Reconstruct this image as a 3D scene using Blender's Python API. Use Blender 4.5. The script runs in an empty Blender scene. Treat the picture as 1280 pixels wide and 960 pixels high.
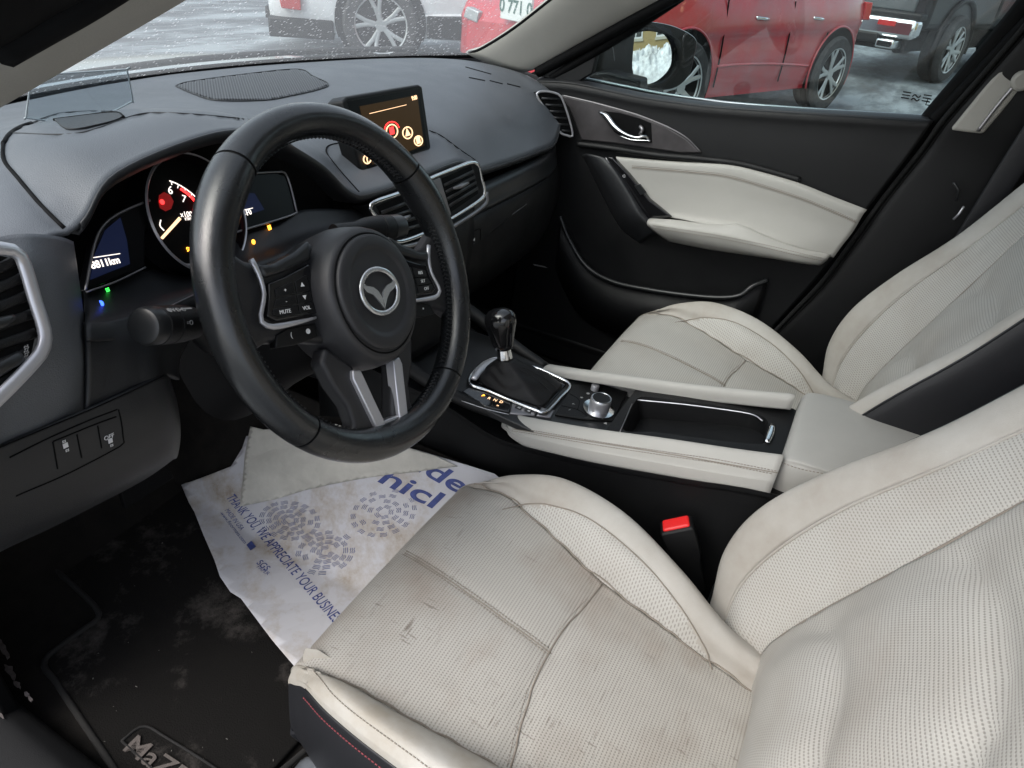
import bpy, bmesh, math, random
import numpy as np
from mathutils import Vector, Matrix
from mathutils.bvhtree import BVHTree
random.seed(7); rng = np.random.default_rng(7)
S = bpy.context.scene; COL = S.collection
rad = math.radians
# ---------------------------------------------------------------- camera
CC = Vector((-0.87822323,-0.43604268,0.98465289))
CR = Vector((0.47470773,-0.87677392,0.07694192)); CU = Vector((0.45316609,0.31842238,0.83261497)); CF = Vector((0.75451512,0.36038129,-0.54848178))
FPX = 847.75184
cd = bpy.data.cameras.new('camera'); cam = bpy.data.objects.new('camera', cd); COL.objects.link(cam)
M = Matrix((CR, CU, -CF)).transposed().to_4x4(); M.translation = CC; cam.matrix_world = M
cd.sensor_width = 36; cd.lens = FPX*36/1280; cd.clip_start = .02; cd.clip_end = 2000
S.camera = cam
def ray(x, y): return CF + CR*((x-640)/FPX) - CU*((y-480)/FPX)
def P(x, y, ax, v):
    """the point seen at a photo pixel that lies at the given car coordinate"""
    i = 'xyz'.index(ax); d = ray(x, y); return CC + d*((v-CC[i])/d[i])
def PL(x, y, P0, n):
    d = ray(x, y); return CC + d*((P0-CC).dot(n)/d.dot(n))
def pix(p):
    d = Vector(p)-CC; z = d.dot(CF); return (640+FPX*d.dot(CR)/z, 480-FPX*d.dot(CU)/z)
V = Vector
# ---------------------------------------------------------------- materials
def nmat(name):
    m = bpy.data.materials.new(name); m.use_nodes = True
    return m, m.node_tree.nodes, m.node_tree.links, m.node_tree.nodes['Principled BSDF']
def mat(name, col, rough=.5, metal=0, bump=None, coat=0, var=0, vscale=6, spec=.5, rvar=0, emit=None, es=1, coatr=.1, tint=None):
    m, N, L, B = nmat(name)
    B.inputs['Base Color'].default_value = (*col, 1); B.inputs['Roughness'].default_value = rough
    B.inputs['Metallic'].default_value = metal; B.inputs['Coat Weight'].default_value = coat; B.inputs['Coat Roughness'].default_value = coatr
    B.inputs['Specular IOR Level'].default_value = spec
    tc = N.new('ShaderNodeTexCoord')
    if var:
        nz = N.new('ShaderNodeTexNoise'); nz.inputs['Scale'].default_value = vscale; nz.inputs['Detail'].default_value = 6; nz.inputs['Roughness'].default_value = .65
        L.new(tc.outputs['Object'], nz.inputs['Vector'])
        mx = N.new('ShaderNodeMix'); mx.data_type = 'RGBA'
        t = tint or tuple(c*(1-var) for c in col)
        mx.inputs[6].default_value = (*t, 1); mx.inputs[7].default_value = (*[min(1, c*(1+var*.6)) for c in col], 1)
        rp = N.new('ShaderNodeMapRange'); rp.inputs[1].default_value = .35; rp.inputs[2].default_value = .65
        L.new(nz.outputs['Fac'], rp.inputs[0]); L.new(rp.outputs[0], mx.inputs[0]); L.new(mx.outputs[2], B.inputs['Base Color'])
    if rvar:
        nz = N.new('ShaderNodeTexNoise'); nz.inputs['Scale'].default_value = 18; nz.inputs['Detail'].default_value = 5
        L.new(tc.outputs['Object'], nz.inputs['Vector'])
        rp = N.new('ShaderNodeMapRange'); rp.inputs[1].default_value = .3; rp.inputs[2].default_value = .7
        rp.inputs[3].default_value = max(.02, rough-rvar); rp.inputs[4].default_value = min(1, rough+rvar)
        L.new(nz.outputs['Fac'], rp.inputs[0]); L.new(rp.outputs[0], B.inputs['Roughness'])
    if bump:
        sc, st = bump[:2]
        if len(bump) > 2 and bump[2] == 'leather':
            t = N.new('ShaderNodeTexVoronoi'); t.feature = 'DISTANCE_TO_EDGE'; t.inputs['Scale'].default_value = sc; o = t.outputs['Distance']
        else:
            t = N.new('ShaderNodeTexNoise'); t.inputs['Scale'].default_value = sc; t.inputs['Detail'].default_value = 3; o = t.outputs['Fac']
        L.new(tc.outputs['Object'], t.inputs['Vector'])
        b = N.new('ShaderNodeBump'); b.inputs['Strength'].default_value = st; b.inputs['Distance'].default_value = .001
        L.new(o, b.inputs['Height']); L.new(b.outputs[0], B.inputs['Normal'])
    if emit:
        B.inputs['Emission Color'].default_value = (*emit, 1); B.inputs['Emission Strength'].default_value = es
    return m
def emis(name, col, s=1):
    return mat(name, tuple(c*.3 for c in col), .6, emit=col, es=s)
def glass(name, tint=(.9,.95,.93), refl=.06, haze=None):
    """thin pane: see-through with a fresnel-like reflection, optional dried specks"""
    m, N, L, B = nmat(name); N.remove(B); out = N['Material Output']
    tr = N.new('ShaderNodeBsdfTransparent'); tr.inputs[0].default_value = (*tint, 1)
    gl = N.new('ShaderNodeBsdfGlossy'); gl.inputs['Roughness'].default_value = .02
    fr = N.new('ShaderNodeLayerWeight'); fr.inputs[0].default_value = .25
    mr = N.new('ShaderNodeMapRange'); mr.inputs[3].default_value = refl; mr.inputs[4].default_value = .6
    pw = N.new('ShaderNodeMath'); pw.operation = 'POWER'; pw.inputs[1].default_value = 3
    L.new(fr.outputs['Facing'], pw.inputs[0]); L.new(pw.outputs[0], mr.inputs[0])
    mx = N.new('ShaderNodeMixShader'); L.new(mr.outputs[0], mx.inputs[0]); L.new(tr.outputs[0], mx.inputs[1]); L.new(gl.outputs[0], mx.inputs[2])
    last = mx
    if haze:
        tc = N.new('ShaderNodeTexCoord')
        df = N.new('ShaderNodeBsdfDiffuse'); df.inputs[0].default_value = (.8,.84,.86,1)
        tl = N.new('ShaderNodeBsdfTranslucent'); tl.inputs[0].default_value = (.8,.84,.86,1)
        dm = N.new('ShaderNodeMixShader'); dm.inputs[0].default_value = .6; L.new(df.outputs[0], dm.inputs[1]); L.new(tl.outputs[0], dm.inputs[2])
        vo = N.new('ShaderNodeTexVoronoi'); vo.inputs['Scale'].default_value = haze[0]; mp = N.new('ShaderNodeMapping')
        mp.inputs['Rotation'].default_value = (0, rad(20), rad(15)); mp.inputs['Scale'].default_value = (1, .45, 1)
        L.new(tc.outputs['Object'], mp.inputs[0]); L.new(mp.outputs[0], vo.inputs['Vector'])
        lt = N.new('ShaderNodeMapRange'); lt.inputs[1].default_value = .14; lt.inputs[2].default_value = .34; lt.inputs[3].default_value = 1; lt.inputs[4].default_value = 0
        L.new(vo.outputs['Distance'], lt.inputs[0])
        nz = N.new('ShaderNodeTexNoise'); nz.inputs['Scale'].default_value = 22; nz.inputs['Detail'].default_value = 5; L.new(tc.outputs['Object'], nz.inputs['Vector'])
        nr = N.new('ShaderNodeMapRange'); nr.inputs[1].default_value = .30; nr.inputs[2].default_value = .55; L.new(nz.outputs['Fac'], nr.inputs[0])
        wn = N.new('ShaderNodeMath'); wn.operation = 'GREATER_THAN'; wn.inputs[1].default_value = .40
        sp = N.new('ShaderNodeSeparateColor'); L.new(vo.outputs['Color'], sp.inputs[0]); L.new(sp.outputs[0], wn.inputs[0])
        m1 = N.new('ShaderNodeMath'); m1.operation = 'MULTIPLY'; L.new(lt.outputs[0], m1.inputs[0]); L.new(nr.outputs[0], m1.inputs[1])
        m2 = N.new('ShaderNodeMath'); m2.operation = 'MULTIPLY'; L.new(m1.outputs[0], m2.inputs[0]); L.new(wn.outputs[0], m2.inputs[1])
        m3 = N.new('ShaderNodeMath'); m3.operation = 'MULTIPLY_ADD'; m3.inputs[1].default_value = haze[1]; m3.inputs[2].default_value = haze[2]
        L.new(m2.outputs[0], m3.inputs[0])
        m2x = N.new('ShaderNodeMixShader'); L.new(m3.outputs[0], m2x.inputs[0]); L.new(mx.outputs[0], m2x.inputs[1]); L.new(dm.outputs[0], m2x.inputs[2]); last = m2x
    L.new(last.outputs[0], out.inputs[0])
    return m
def perfo(name, col, pitch=.0031, size=.28, rough=.55, dirt=.25, wear=0, grime=0, rot=0, hole=(.16,.15,.13)):
    """perforated leather: rows of short holes set out on the panel's own UVs (metres)"""
    m, N, L, B = nmat(name)
    uv = N.new('ShaderNodeUVMap'); uv.uv_map = 'UVMap'
    mp = N.new('ShaderNodeMapping'); mp.inputs['Rotation'].default_value = (0,0,rot); mp.inputs['Scale'].default_value = (1/pitch, .8/pitch, 1); L.new(uv.outputs[0], mp.inputs[0])
    sx = N.new('ShaderNodeSeparateXYZ'); L.new(mp.outputs[0], sx.inputs[0])
    def mth(op, a, b=None, c=None):
        n = N.new('ShaderNodeMath'); n.operation = op
        for k, q in enumerate((a, b, c)):
            if q is None: continue
            if isinstance(q, (int, float)): n.inputs[k].default_value = q
            else: L.new(q, n.inputs[k])
        return n.outputs[0]
    row = mth('FLOOR', sx.outputs[1]); odd = mth('MULTIPLY', mth('MODULO', row, 2.0), .5)
    fx = mth('SUBTRACT', mth('FRACT', mth('ADD', sx.outputs[0], odd)), .5); fy = mth('SUBTRACT', mth('FRACT', sx.outputs[1]), .5)
    fx = mth('MULTIPLY', fx, .62)
    d = mth('SQRT', mth('ADD', mth('MULTIPLY', fx, fx), mth('MULTIPLY', fy, fy)))
    hl = N.new('ShaderNodeMapRange'); hl.inputs[1].default_value = size*.55; hl.inputs[2].default_value = size; hl.inputs[3].default_value = 1; hl.inputs[4].default_value = 0
    L.new(d, hl.inputs[0])
    tc = N.new('ShaderNodeTexCoord')
    nz = N.new('ShaderNodeTexNoise'); nz.inputs['Scale'].default_value = 9; nz.inputs['Detail'].default_value = 7; L.new(tc.outputs['Object'], nz.inputs['Vector'])
    nr = N.new('ShaderNodeMapRange'); nr.inputs[1].default_value = .48; nr.inputs[2].default_value = .72; nr.inputs[4].default_value = dirt; L.new(nz.outputs['Fac'], nr.inputs[0])
    c1 = N.new('ShaderNodeMix'); c1.data_type = 'RGBA'; c1.inputs[6].default_value = (*col, 1); c1.inputs[7].default_value = (col[0]*.62, col[1]*.5, col[2]*.42, 1); L.new(nr.outputs[0], c1.inputs[0])
    last = c1.outputs[2]
    if wear:
        # fine creases of worn leather
        vo = N.new('ShaderNodeTexVoronoi'); vo.feature = 'DISTANCE_TO_EDGE'; vo.inputs['Scale'].default_value = 26
        w2 = N.new('ShaderNodeTexNoise'); w2.inputs['Scale'].default_value = 30; L.new(tc.outputs['Object'], w2.inputs['Vector'])
        ad = N.new('ShaderNodeMix'); ad.data_type = 'VECTOR'; ad.inputs[0].default_value = .12; L.new(tc.outputs['Object'], ad.inputs[4]); L.new(w2.outputs['Color'], ad.inputs[5]); L.new(ad.outputs[1], vo.inputs['Vector'])
        cr = N.new('ShaderNodeMapRange'); cr.inputs[1].default_value = 0; cr.inputs[2].default_value = .02; cr.inputs[3].default_value = 1; cr.inputs[4].default_value = 0; L.new(vo.outputs['Distance'], cr.inputs[0])
        n3 = N.new('ShaderNodeTexNoise'); n3.inputs['Scale'].default_value = 7; L.new(tc.outputs['Object'], n3.inputs['Vector'])
        g3 = N.new('ShaderNodeMapRange'); g3.inputs[1].default_value = .5; g3.inputs[2].default_value = .62; g3.inputs[4].default_value = wear; L.new(n3.outputs['Fac'], g3.inputs[0])
        cf = mth('MULTIPLY', cr.outputs[0], g3.outputs[0])
        c3 = N.new('ShaderNodeMix'); c3.data_type = 'RGBA'; L.new(cf, c3.inputs[0]); L.new(last, c3.inputs[6]); c3.inputs[7].default_value = (.16,.12,.09,1); last = c3.outputs[2]
    if grime:
        # scuffs that run along the rows and across them
        g0 = N.new('ShaderNodeTexNoise'); g0.inputs['Scale'].default_value = 6.5; g0.inputs['Detail'].default_value = 3; L.new(tc.outputs['Object'], g0.inputs['Vector'])
        gm = N.new('ShaderNodeMapRange'); gm.inputs[1].default_value = .42; gm.inputs[2].default_value = .60; L.new(g0.outputs['Fac'], gm.inputs[0])
        for sc_, rz in (((22,210,1),.12),((230,26,1),-.1),((16,120,1),.9)):
            m2 = N.new('ShaderNodeMapping'); m2.inputs['Rotation'].default_value = (0,0,rz); m2.inputs['Scale'].default_value = sc_; L.new(uv.outputs[0], m2.inputs[0])
            sn_ = N.new('ShaderNodeTexNoise'); sn_.inputs['Scale'].default_value = 1; sn_.inputs['Detail'].default_value = 2; L.new(m2.outputs[0], sn_.inputs['Vector'])
            sr = N.new('ShaderNodeMapRange'); sr.inputs[1].default_value = .655; sr.inputs[2].default_value = .72; sr.inputs[4].default_value = grime; L.new(sn_.outputs['Fac'], sr.inputs[0])
            c4 = N.new('ShaderNodeMix'); c4.data_type = 'RGBA'; L.new(mth('MULTIPLY', sr.outputs[0], gm.outputs[0]), c4.inputs[0]); L.new(last, c4.inputs[6]); c4.inputs[7].default_value = (.13,.10,.075,1); last = c4.outputs[2]
    c2 = N.new('ShaderNodeMix'); c2.data_type = 'RGBA'; L.new(last, c2.inputs[6]); c2.inputs[7].default_value = (*hole, 1); L.new(mth('MULTIPLY', hl.outputs[0], .56), c2.inputs[0])
    L.new(c2.outputs[2], B.inputs['Base Color'])
    n4 = N.new('ShaderNodeTexNoise'); n4.inputs['Scale'].default_value = 900; L.new(tc.outputs['Object'], n4.inputs['Vector'])
    b = N.new('ShaderNodeBump'); b.inputs['Strength'].default_value = .3; b.inputs['Distance'].default_value = .001; b.invert = True
    L.new(mth('MULTIPLY_ADD', n4.outputs['Fac'], .2, hl.outputs[0]), b.inputs['Height']); L.new(b.outputs[0], B.inputs['Normal'])
    B.inputs['Roughness'].default_value = rough; B.inputs['Specular IOR Level'].default_value = .4
    return m
CREAM = (.50,.485,.45)
MT = {}
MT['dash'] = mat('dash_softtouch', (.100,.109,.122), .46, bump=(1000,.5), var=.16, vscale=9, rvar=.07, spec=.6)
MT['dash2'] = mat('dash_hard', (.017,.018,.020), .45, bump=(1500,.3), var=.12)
MT['black'] = mat('black_plastic', (.0058,.006,.0065), .48, bump=(1300,.4), spec=.3, rvar=.06)
MT['dark'] = mat('deep_black_plastic', (.003,.003,.0033), .7, spec=.12)
MT['gloss'] = mat('gloss_black', (.008,.008,.009), .12, coat=.4)
MT['satin'] = mat('satin_black', (.014,.015,.016), .36, bump=(1500,.12))
MT['wheel'] = mat('wheel_leather', (.010,.011,.012), .24, bump=(700,.22,'leather'), rvar=.12, coat=.2, spec=.6)
MT['wheel2'] = mat('wheel_plastic', (.022,.022,.024), .45, bump=(1400,.25))
MT['wheel3'] = mat('airbag_plastic', (.020,.020,.022), .5, bump=(1400,.25))
MT['glass_black'] = mat('display_black', (.004,.004,.005), .3, spec=.12)
MT['chrome'] = mat('chrome', (.78,.79,.8), .12, 1)
MT['silver'] = mat('satin_silver', (.56,.56,.59), .34, .65, rvar=.06)
MT['silverd'] = mat('dark_silver', (.30,.29,.30), .36, .9)
CREAM2 = (.415,.402,.372)
MT['cream'] = mat('cream_leather', CREAM2, .6, bump=(650,.3,'leather'), var=.13, vscale=7, spec=.4, tint=(CREAM2[0]*.86, CREAM2[1]*.82, CREAM2[2]*.78))
MT['creamt'] = mat('cream_trim', (.40,.39,.362), .62, bump=(900,.25), var=.05)
MT['creamworn'] = mat('cream_leather_worn', (.39,.376,.346), .6, bump=(650,.35,'leather'), var=.2, vscale=14, spec=.35, tint=(.34,.31,.26))
MT['perf'] = perfo('cream_perforated', (.455,.442,.41), wear=.0, dirt=.22)
MT['perfw'] = perfo('cream_perforated_worn', (.455,.436,.398), wear=0, dirt=.6, grime=.6)
MT['blackl'] = mat('black_leather', (.010,.0105,.013), .42, bump=(700,.3,'leather'))
MT['thread'] = mat('thread_tan', (.24,.21,.175), .8)
MT['threadr'] = mat('thread_red', (.22,.04,.05), .8)
MT['threadk'] = mat('thread_black', (.02,.02,.02), .7)
MT['pillar'] = mat('pillar_fabric', (.40,.385,.35), .8, bump=(1000,.4), var=.06)
MT['carpet'] = mat('carpet', (.010,.0095,.009), .95, bump=(500,.9), var=.3, vscale=16, tint=(.02,.018,.016), spec=.1)
MT['glass'] = glass('window_glass', (.80,.87,.86), .05)
MT['wind'] = glass('windscreen_glass', (.86,.91,.90), .05, haze=(150,.42,.16))
MT['combi'] = glass('combiner_glass', (.88,.92,.94), .07)
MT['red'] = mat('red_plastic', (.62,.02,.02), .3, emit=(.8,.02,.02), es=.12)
MT['white'] = mat('white_print', (.75,.75,.75), .6)
MT['grey'] = mat('grey_print', (.30,.30,.30), .6)
MT['amber'] = emis('amber_light', (1,.35,.03), 2.2)
MT['amberw'] = emis('warm_display', (1,.62,.35), .9)
MT['redl'] = emis('red_light', (1,.03,.03), 1.6)
MT['greenl'] = emis('green_light', (.05,1,.1), 1.8)
MT['bluel'] = emis('blue_light', (.03,.09,1), 2.5)
MT['bluew'] = emis('display_blue', (.012,.025,.11), .08)
MT['whitel'] = emis('display_white', (1,.9,.82), .8)
MT['rubber'] = mat('tyre_rubber', (.015,.015,.016), .8, bump=(60,.3), var=.4, vscale=20, tint=(.05,.05,.05))
# ---------------------------------------------------------------- objects
ORG = {}
def thing(name, label, cat, loc=(0,0,0), group=None, kind=None):
    o = bpy.data.objects.new(name, None); COL.objects.link(o); o.location = loc; o.empty_display_size = .05
    o['label'] = label; o['category'] = cat
    if group: o['group'] = group
    if kind: o['kind'] = kind
    ORG[o.name] = V(loc); return o
def org(o): return ORG[o.name] if o else V((0,0,0))
def add(name, verts, faces, m, parent=None, smooth=True, uv=None, label=None, auto=None):
    og = org(parent)
    me = bpy.data.meshes.new(name); me.from_pydata([tuple(V(v)-og) for v in verts], [], faces)
    me.validate()
    o = bpy.data.objects.new(name, me); COL.objects.link(o); me.materials.append(MT[m] if isinstance(m, str) else m)
    if parent: o.parent = parent
    ORG[o.name] = og
    if uv is not None:
        ul = me.uv_layers.new(name='UVMap')
        li = np.zeros(len(me.loops), np.int32); me.loops.foreach_get('vertex_index', li)
        ul.data.foreach_set('uv', np.asarray(uv, np.float32)[li].ravel())
    if smooth:
        me.polygons.foreach_set('use_smooth', [True]*len(me.polygons))
        if auto:
            bm = bmesh.new(); bm.from_mesh(me)
            for e in bm.edges:
                if len(e.link_faces) == 2 and e.calc_face_angle(0) > rad(auto): e.smooth = False
            bm.to_mesh(me); bm.free()
    if label: o['label'] = label
    return o
def bev(o, w, seg=3, ang=35):
    b = o.modifiers.new('bevel', 'BEVEL'); b.width = w; b.segments = seg; b.limit_method = 'ANGLE'; b.angle_limit = rad(ang); b.harden_normals = False
    return o
def prism(name, pts, depth, m, parent=None, n=None, bevel=.001, top=0, taper=1, seg=3, label=None):
    """polygon pts (3-D, planar) standing top above its plane and going depth down; n points to the viewer's side"""
    pts = [V(p) for p in pts]
    c = sum(pts, V((0,0,0)))/len(pts)
    nn = V((0,0,0))
    for i in range(len(pts)): nn += (pts[i]-c).cross(pts[(i+1) % len(pts)]-c)
    nn.normalize(); n0 = V(n).normalized() if n else nn
    if nn.dot(n0) < 0: pts = pts[::-1]
    k = len(pts)
    vs = [p+n0*top for p in pts]+[c+(p-c)*taper-n0*depth for p in pts]
    fs = [list(range(k)), list(range(2*k-1, k-1, -1))]+[[(i+1) % k, i, k+i, k+(i+1) % k] for i in range(k)]
    o = add(name, vs, fs, m, parent, label=label, auto=40)
    if bevel: bev(o, bevel, seg)
    return o
def cr(pts, n, closed=False):
    """n points along a Catmull-Rom curve through pts, evenly in arc length"""
    A = np.array([list(p) for p in pts], float); k = len(A)
    if k == 2 and not closed: return A[0]+(A[1]-A[0])*np.linspace(0, 1, n)[:, None]
    if closed: E = np.concatenate([A[-1:], A, A[:2]]); segs = k
    else: E = np.concatenate([2*A[:1]-A[1:2], A, 2*A[-1:]-A[-2:-1]]); segs = k-1
    out = []; m = 14
    for i in range(segs):
        p0, p1, p2, p3 = E[i:i+4]; t = np.linspace(0, 1, m, endpoint=False)[:, None]
        out.append(.5*(2*p1+(p2-p0)*t+(2*p0-5*p1+4*p2-p3)*t*t+(3*p1-p0-3*p2+p3)*t**3))
    out = np.concatenate(out+[E[-2:-1] if not closed else A[:1]])
    s = np.concatenate([[0], np.cumsum(np.linalg.norm(np.diff(out, axis=0), axis=1))])
    q = np.linspace(0, s[-1], n+1)[:-1] if closed else np.linspace(0, s[-1], n)
    return np.stack([np.interp(q, s, out[:, j]) for j in range(3)], 1)
def crp(pts, per):
    """Catmull-Rom with a fixed number of samples per span (keeps rows aligned)"""
    A = np.array([list(p) for p in pts], float)
    if len(A) == 2: return A[0]+(A[1]-A[0])*np.linspace(0, 1, per+1)[:, None]
    E = np.concatenate([2*A[:1]-A[1:2], A, 2*A[-1:]-A[-2:-1]]); out = []
    for i in range(len(A)-1):
        p0, p1, p2, p3 = E[i:i+4]; t = np.linspace(0, 1, per, endpoint=False)[:, None]
        out.append(.5*(2*p1+(p2-p0)*t+(2*p0-5*p1+4*p2-p3)*t*t+(3*p1-p0-3*p2+p3)*t**3))
    return np.concatenate(out+[A[-1:]])
def surf(rows, per=6):
    """control rows -> dense grid array [r][c][3]"""
    pc, pr = per if isinstance(per, tuple) else (per, per)
    a = np.stack([crp(r, pc) for r in rows])
    return np.stack([crp(a[:, j], pr) for j in range(a.shape[1])], 1)
def guv(A):
    du = np.linalg.norm(np.diff(A, axis=1), axis=2).mean(0); dv = np.linalg.norm(np.diff(A, axis=0), axis=2).mean(1)
    u = np.concatenate([[0], np.cumsum(du)]); v = np.concatenate([[0], np.cumsum(dv)])
    return np.stack(np.meshgrid(u, v), -1).reshape(-1, 2)
def gridfaces(r, c, closed=False):
    f = []
    for i in range(r-1):
        for j in range(c if closed else c-1):
            k = (j+1) % c; f.append((i*c+j, i*c+k, (i+1)*c+k, (i+1)*c+j))
    return f
def sheet(name, A, m, parent=None, thick=.003, uv=None, label=None, flip=False, closed=False, mask=None, auto=None):
    r, c = A.shape[:2]; f = gridfaces(r, c, closed)
    if mask is not None: f = [q for q in f if mask(A.reshape(-1, 3)[list(q)].mean(0))]
    nrm = np.zeros(3); vv = A.reshape(-1, 3); acc = 0.
    for q in f[::max(1, len(f)//400)]:
        p0, p1, p2, p3 = vv[list(q)]; n_ = np.cross(p2-p0, p3-p1); acc += float(n_@(np.array(list(CC))-(p0+p2)/2))/ (np.linalg.norm(np.array(list(CC))-(p0+p2)/2)+1e-9)
    if closed: cc_ = vv.mean(0); acc = sum(float(np.cross(vv[q[2]]-vv[q[0]], vv[q[3]]-vv[q[1]])@((vv[q[0]]+vv[q[2]])/2-cc_)) for q in f[::max(1, len(f)//400)])
    if acc < 0: f = [q[::-1] for q in f]
    vs = A.reshape(-1, 3); U_ = guv(A) if uv is None else uv
    if mask is not None:
        used = sorted({i for q in f for i in q}); mp = {i: k for k, i in enumerate(used)}
        vs = vs[used]; U_ = U_[used]; f = [tuple(mp[i] for i in q) for q in f]
    o = add(name, vs, f, m, parent, uv=U_, label=label, auto=auto)
    if thick:
        s = o.modifiers.new('solid', 'SOLIDIFY'); s.thickness = thick; s.offset = -1
    return o
def tube(name, pts, r, m, parent=None, closed=False, n=None, seg=8, flat=None, label=None, raw=False):
    """round (or flattened) bar along a smooth path; r may be a list"""
    if len(pts) < 2: print('SKIP', name, len(pts)); return None
    if not raw:
        L_ = sum((V(pts[i+1])-V(pts[i])).length for i in range(len(pts)-1)); n = n or max(8, int(L_/.006))
        Q = cr(pts, n, closed)
    else: Q = np.array([list(p) for p in pts], float)
    vs, fs = tubegeo(Q, r, seg, closed, flat)
    return add(name, vs, fs, m, parent, label=label)
def tubegeo(Q, r, seg=8, closed=False, flat=None):
    n = len(Q); rr = np.interp(np.linspace(0, 1, n), np.linspace(0, 1, len(r)), r) if hasattr(r, '__len__') else np.full(n, r)
    T = (np.roll(Q, -1, 0)-np.roll(Q, 1, 0)) if closed else np.gradient(Q, axis=0)
    T /= np.linalg.norm(T, axis=1)[:, None]+1e-12
    up = V(flat[0]) if flat else V((0,0,1)); vs = []; fl = flat[1] if flat else 1
    x = None
    for i in range(n):
        t = V(T[i])
        if flat: s = t.cross(up)
        else:
            s = t.cross(up) if x is None else x-t*x.dot(t)
            if s.length < 1e-4: s = t.cross(V((1,0,0)))
        s.normalize(); x = s; w = s.cross(t)
        for k in range(seg):
            a = 2*math.pi*k/seg
            vs.append(V(Q[i])+s*(math.cos(a)*rr[i])+w*(math.sin(a)*rr[i]*fl))
    fs = []
    for i in range(n if closed else n-1):
        for k in range(seg):
            j = (i+1) % n; l = (k+1) % seg; fs.append((i*seg+k, i*seg+l, j*seg+l, j*seg+k))
    if not closed: fs += [list(range(seg))[::-1], [(n-1)*seg+k for k in range(seg)]]
    return vs, fs
def stitches(name, pts, parent, m='thread', step=.0045, ln=.003, r=.0005, closed=False, cross=None):
    if len(pts) < 3: print('SKIP', name); return None
    L_ = sum((V(pts[i+1])-V(pts[i])).length for i in range(len(pts)-1)); n = max(3, int(L_/step)); Q = cr(pts, n, closed)
    vs = []; fs = []
    for i in range(n-1):
        a = V(Q[i]); b = V(Q[i+1]); d = (b-a).normalized()*ln
        v, f = tubegeo(np.array([list(a), list(a+d)]), r, 5); o = len(vs); vs += v; fs += [[k+o for k in q] for q in f]
    return add(name, vs, fs, m, parent)
def lathe(name, prof, base, axis, m, parent=None, seg=32, scale=(1,1), xdir=None, label=None, cap=True, auto=30):
    """prof: (radius, height) pairs along axis"""
    ax = V(axis).normalized(); xd = V(xdir) if xdir else (V((0,0,1)) if abs(ax.z) < .9 else V((1,0,0))); xd = (xd-ax*xd.dot(ax)).normalized(); yd = ax.cross(xd)
    vs = []
    for r_, h in prof:
        for k in range(seg):
            a = 2*math.pi*k/seg; vs.append(V(base)+ax*h+xd*(math.cos(a)*r_*scale[0])+yd*(math.sin(a)*r_*scale[1]))
    f = gridfaces(len(prof), seg, True)
    if cap: f += [list(range(seg))[::-1], [(len(prof)-1)*seg+k for k in range(seg)]]
    return add(name, vs, f, m, parent, label=label, auto=auto)
def text(name, s, size, o, xd, yd, m, parent, ext=.0002, shear=0, align='CENTER', bold=0):
    cu = bpy.data.curves.new('t', 'FONT'); cu.body = s; cu.size = size; cu.extrude = ext; cu.align_x = align; cu.align_y = 'CENTER'; cu.shear = shear; cu.offset = bold
    to = bpy.data.objects.new('t', cu); COL.objects.link(to); bpy.context.view_layer.update()
    me = bpy.data.meshes.new_from_object(to.evaluated_get(bpy.context.evaluated_depsgraph_get()))
    vs = [v.co.copy() for v in me.vertices]; fs = [list(p.vertices) for p in me.polygons]
    bpy.data.objects.remove(to); bpy.data.meshes.remove(me)
    xd = V(xd).normalized(); yd = V(yd); yd = (yd-xd*yd.dot(xd)).normalized(); n = xd.cross(yd)
    return add(name, [V(o)+xd*v.x+yd*v.y+n*v.z for v in vs], fs, m, parent, smooth=False)
def bvh(*objs):
    vs = []; fs = []
    for o in objs:
        og = org(o); k = len(vs); vs += [v.co+og for v in o.data.vertices]; fs += [[i+k for i in p.vertices] for p in o.data.polygons]
    return BVHTree.FromPolygons(vs, fs)
def drape(T, pts, off=.0005, n=None):
    """where the photo's lines fall on a built surface"""
    out = []
    q = cr([(x, y, 0) for x, y in pts], n or max(12, int(sum(math.hypot(pts[i+1][0]-pts[i][0], pts[i+1][1]-pts[i][1]) for i in range(len(pts)-1))/6)))
    for x, y, _ in q:
        d = ray(x, y).normalized(); h = T.ray_cast(CC, d)
        if h[0] is not None:
            nn = h[1] if h[1].dot(d) < 0 else -h[1]
            out.append(h[0]+nn*off)
    return out
def seam(name, T, pts, parent, r=.0012, m='threadk', off=.0002):
    q = drape(T, pts, off)
    return tube(name, q, r, m, parent) if len(q) > 2 else None
def inpoly(x, y, poly):
    c = False; j = len(poly)-1
    for i in range(len(poly)):
        if (poly[i][1] > y) != (poly[j][1] > y) and x < (poly[j][0]-poly[i][0])*(y-poly[i][1])/(poly[j][1]-poly[i][1])+poly[i][0]: c = not c
        j = i
    return c
def groove(A, lines, depth=.004, w=.008, n=None):
    lines = [l for l in lines if len(l) > 2]
    if not lines: print('SKIP groove'); return A
    """press seam lines into a dense grid"""
    F_ = A.reshape(-1, 3); L_ = np.concatenate([cr(l, 120) for l in lines])
    d2 = np.full(len(F_), 1e9)
    for s in range(0, len(L_), 64):
        d2 = np.minimum(d2, ((F_[:, None, :]-L_[None, s:s+64])**2).sum(-1).min(1))
    gu = np.gradient(A, axis=1); gv = np.gradient(A, axis=0); N_ = np.cross(gu, gv); N_ /= np.linalg.norm(N_, axis=2)[..., None]+1e-9
    if n is not None:
        sgn = np.sign((N_*np.array(n)).sum(-1)); sgn[sgn == 0] = 1; N_ = N_*sgn[..., None]
    k = depth*np.exp(-np.sqrt(d2)/w)
    return (F_-N_.reshape(-1, 3)*k[:, None]).reshape(A.shape)
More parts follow.
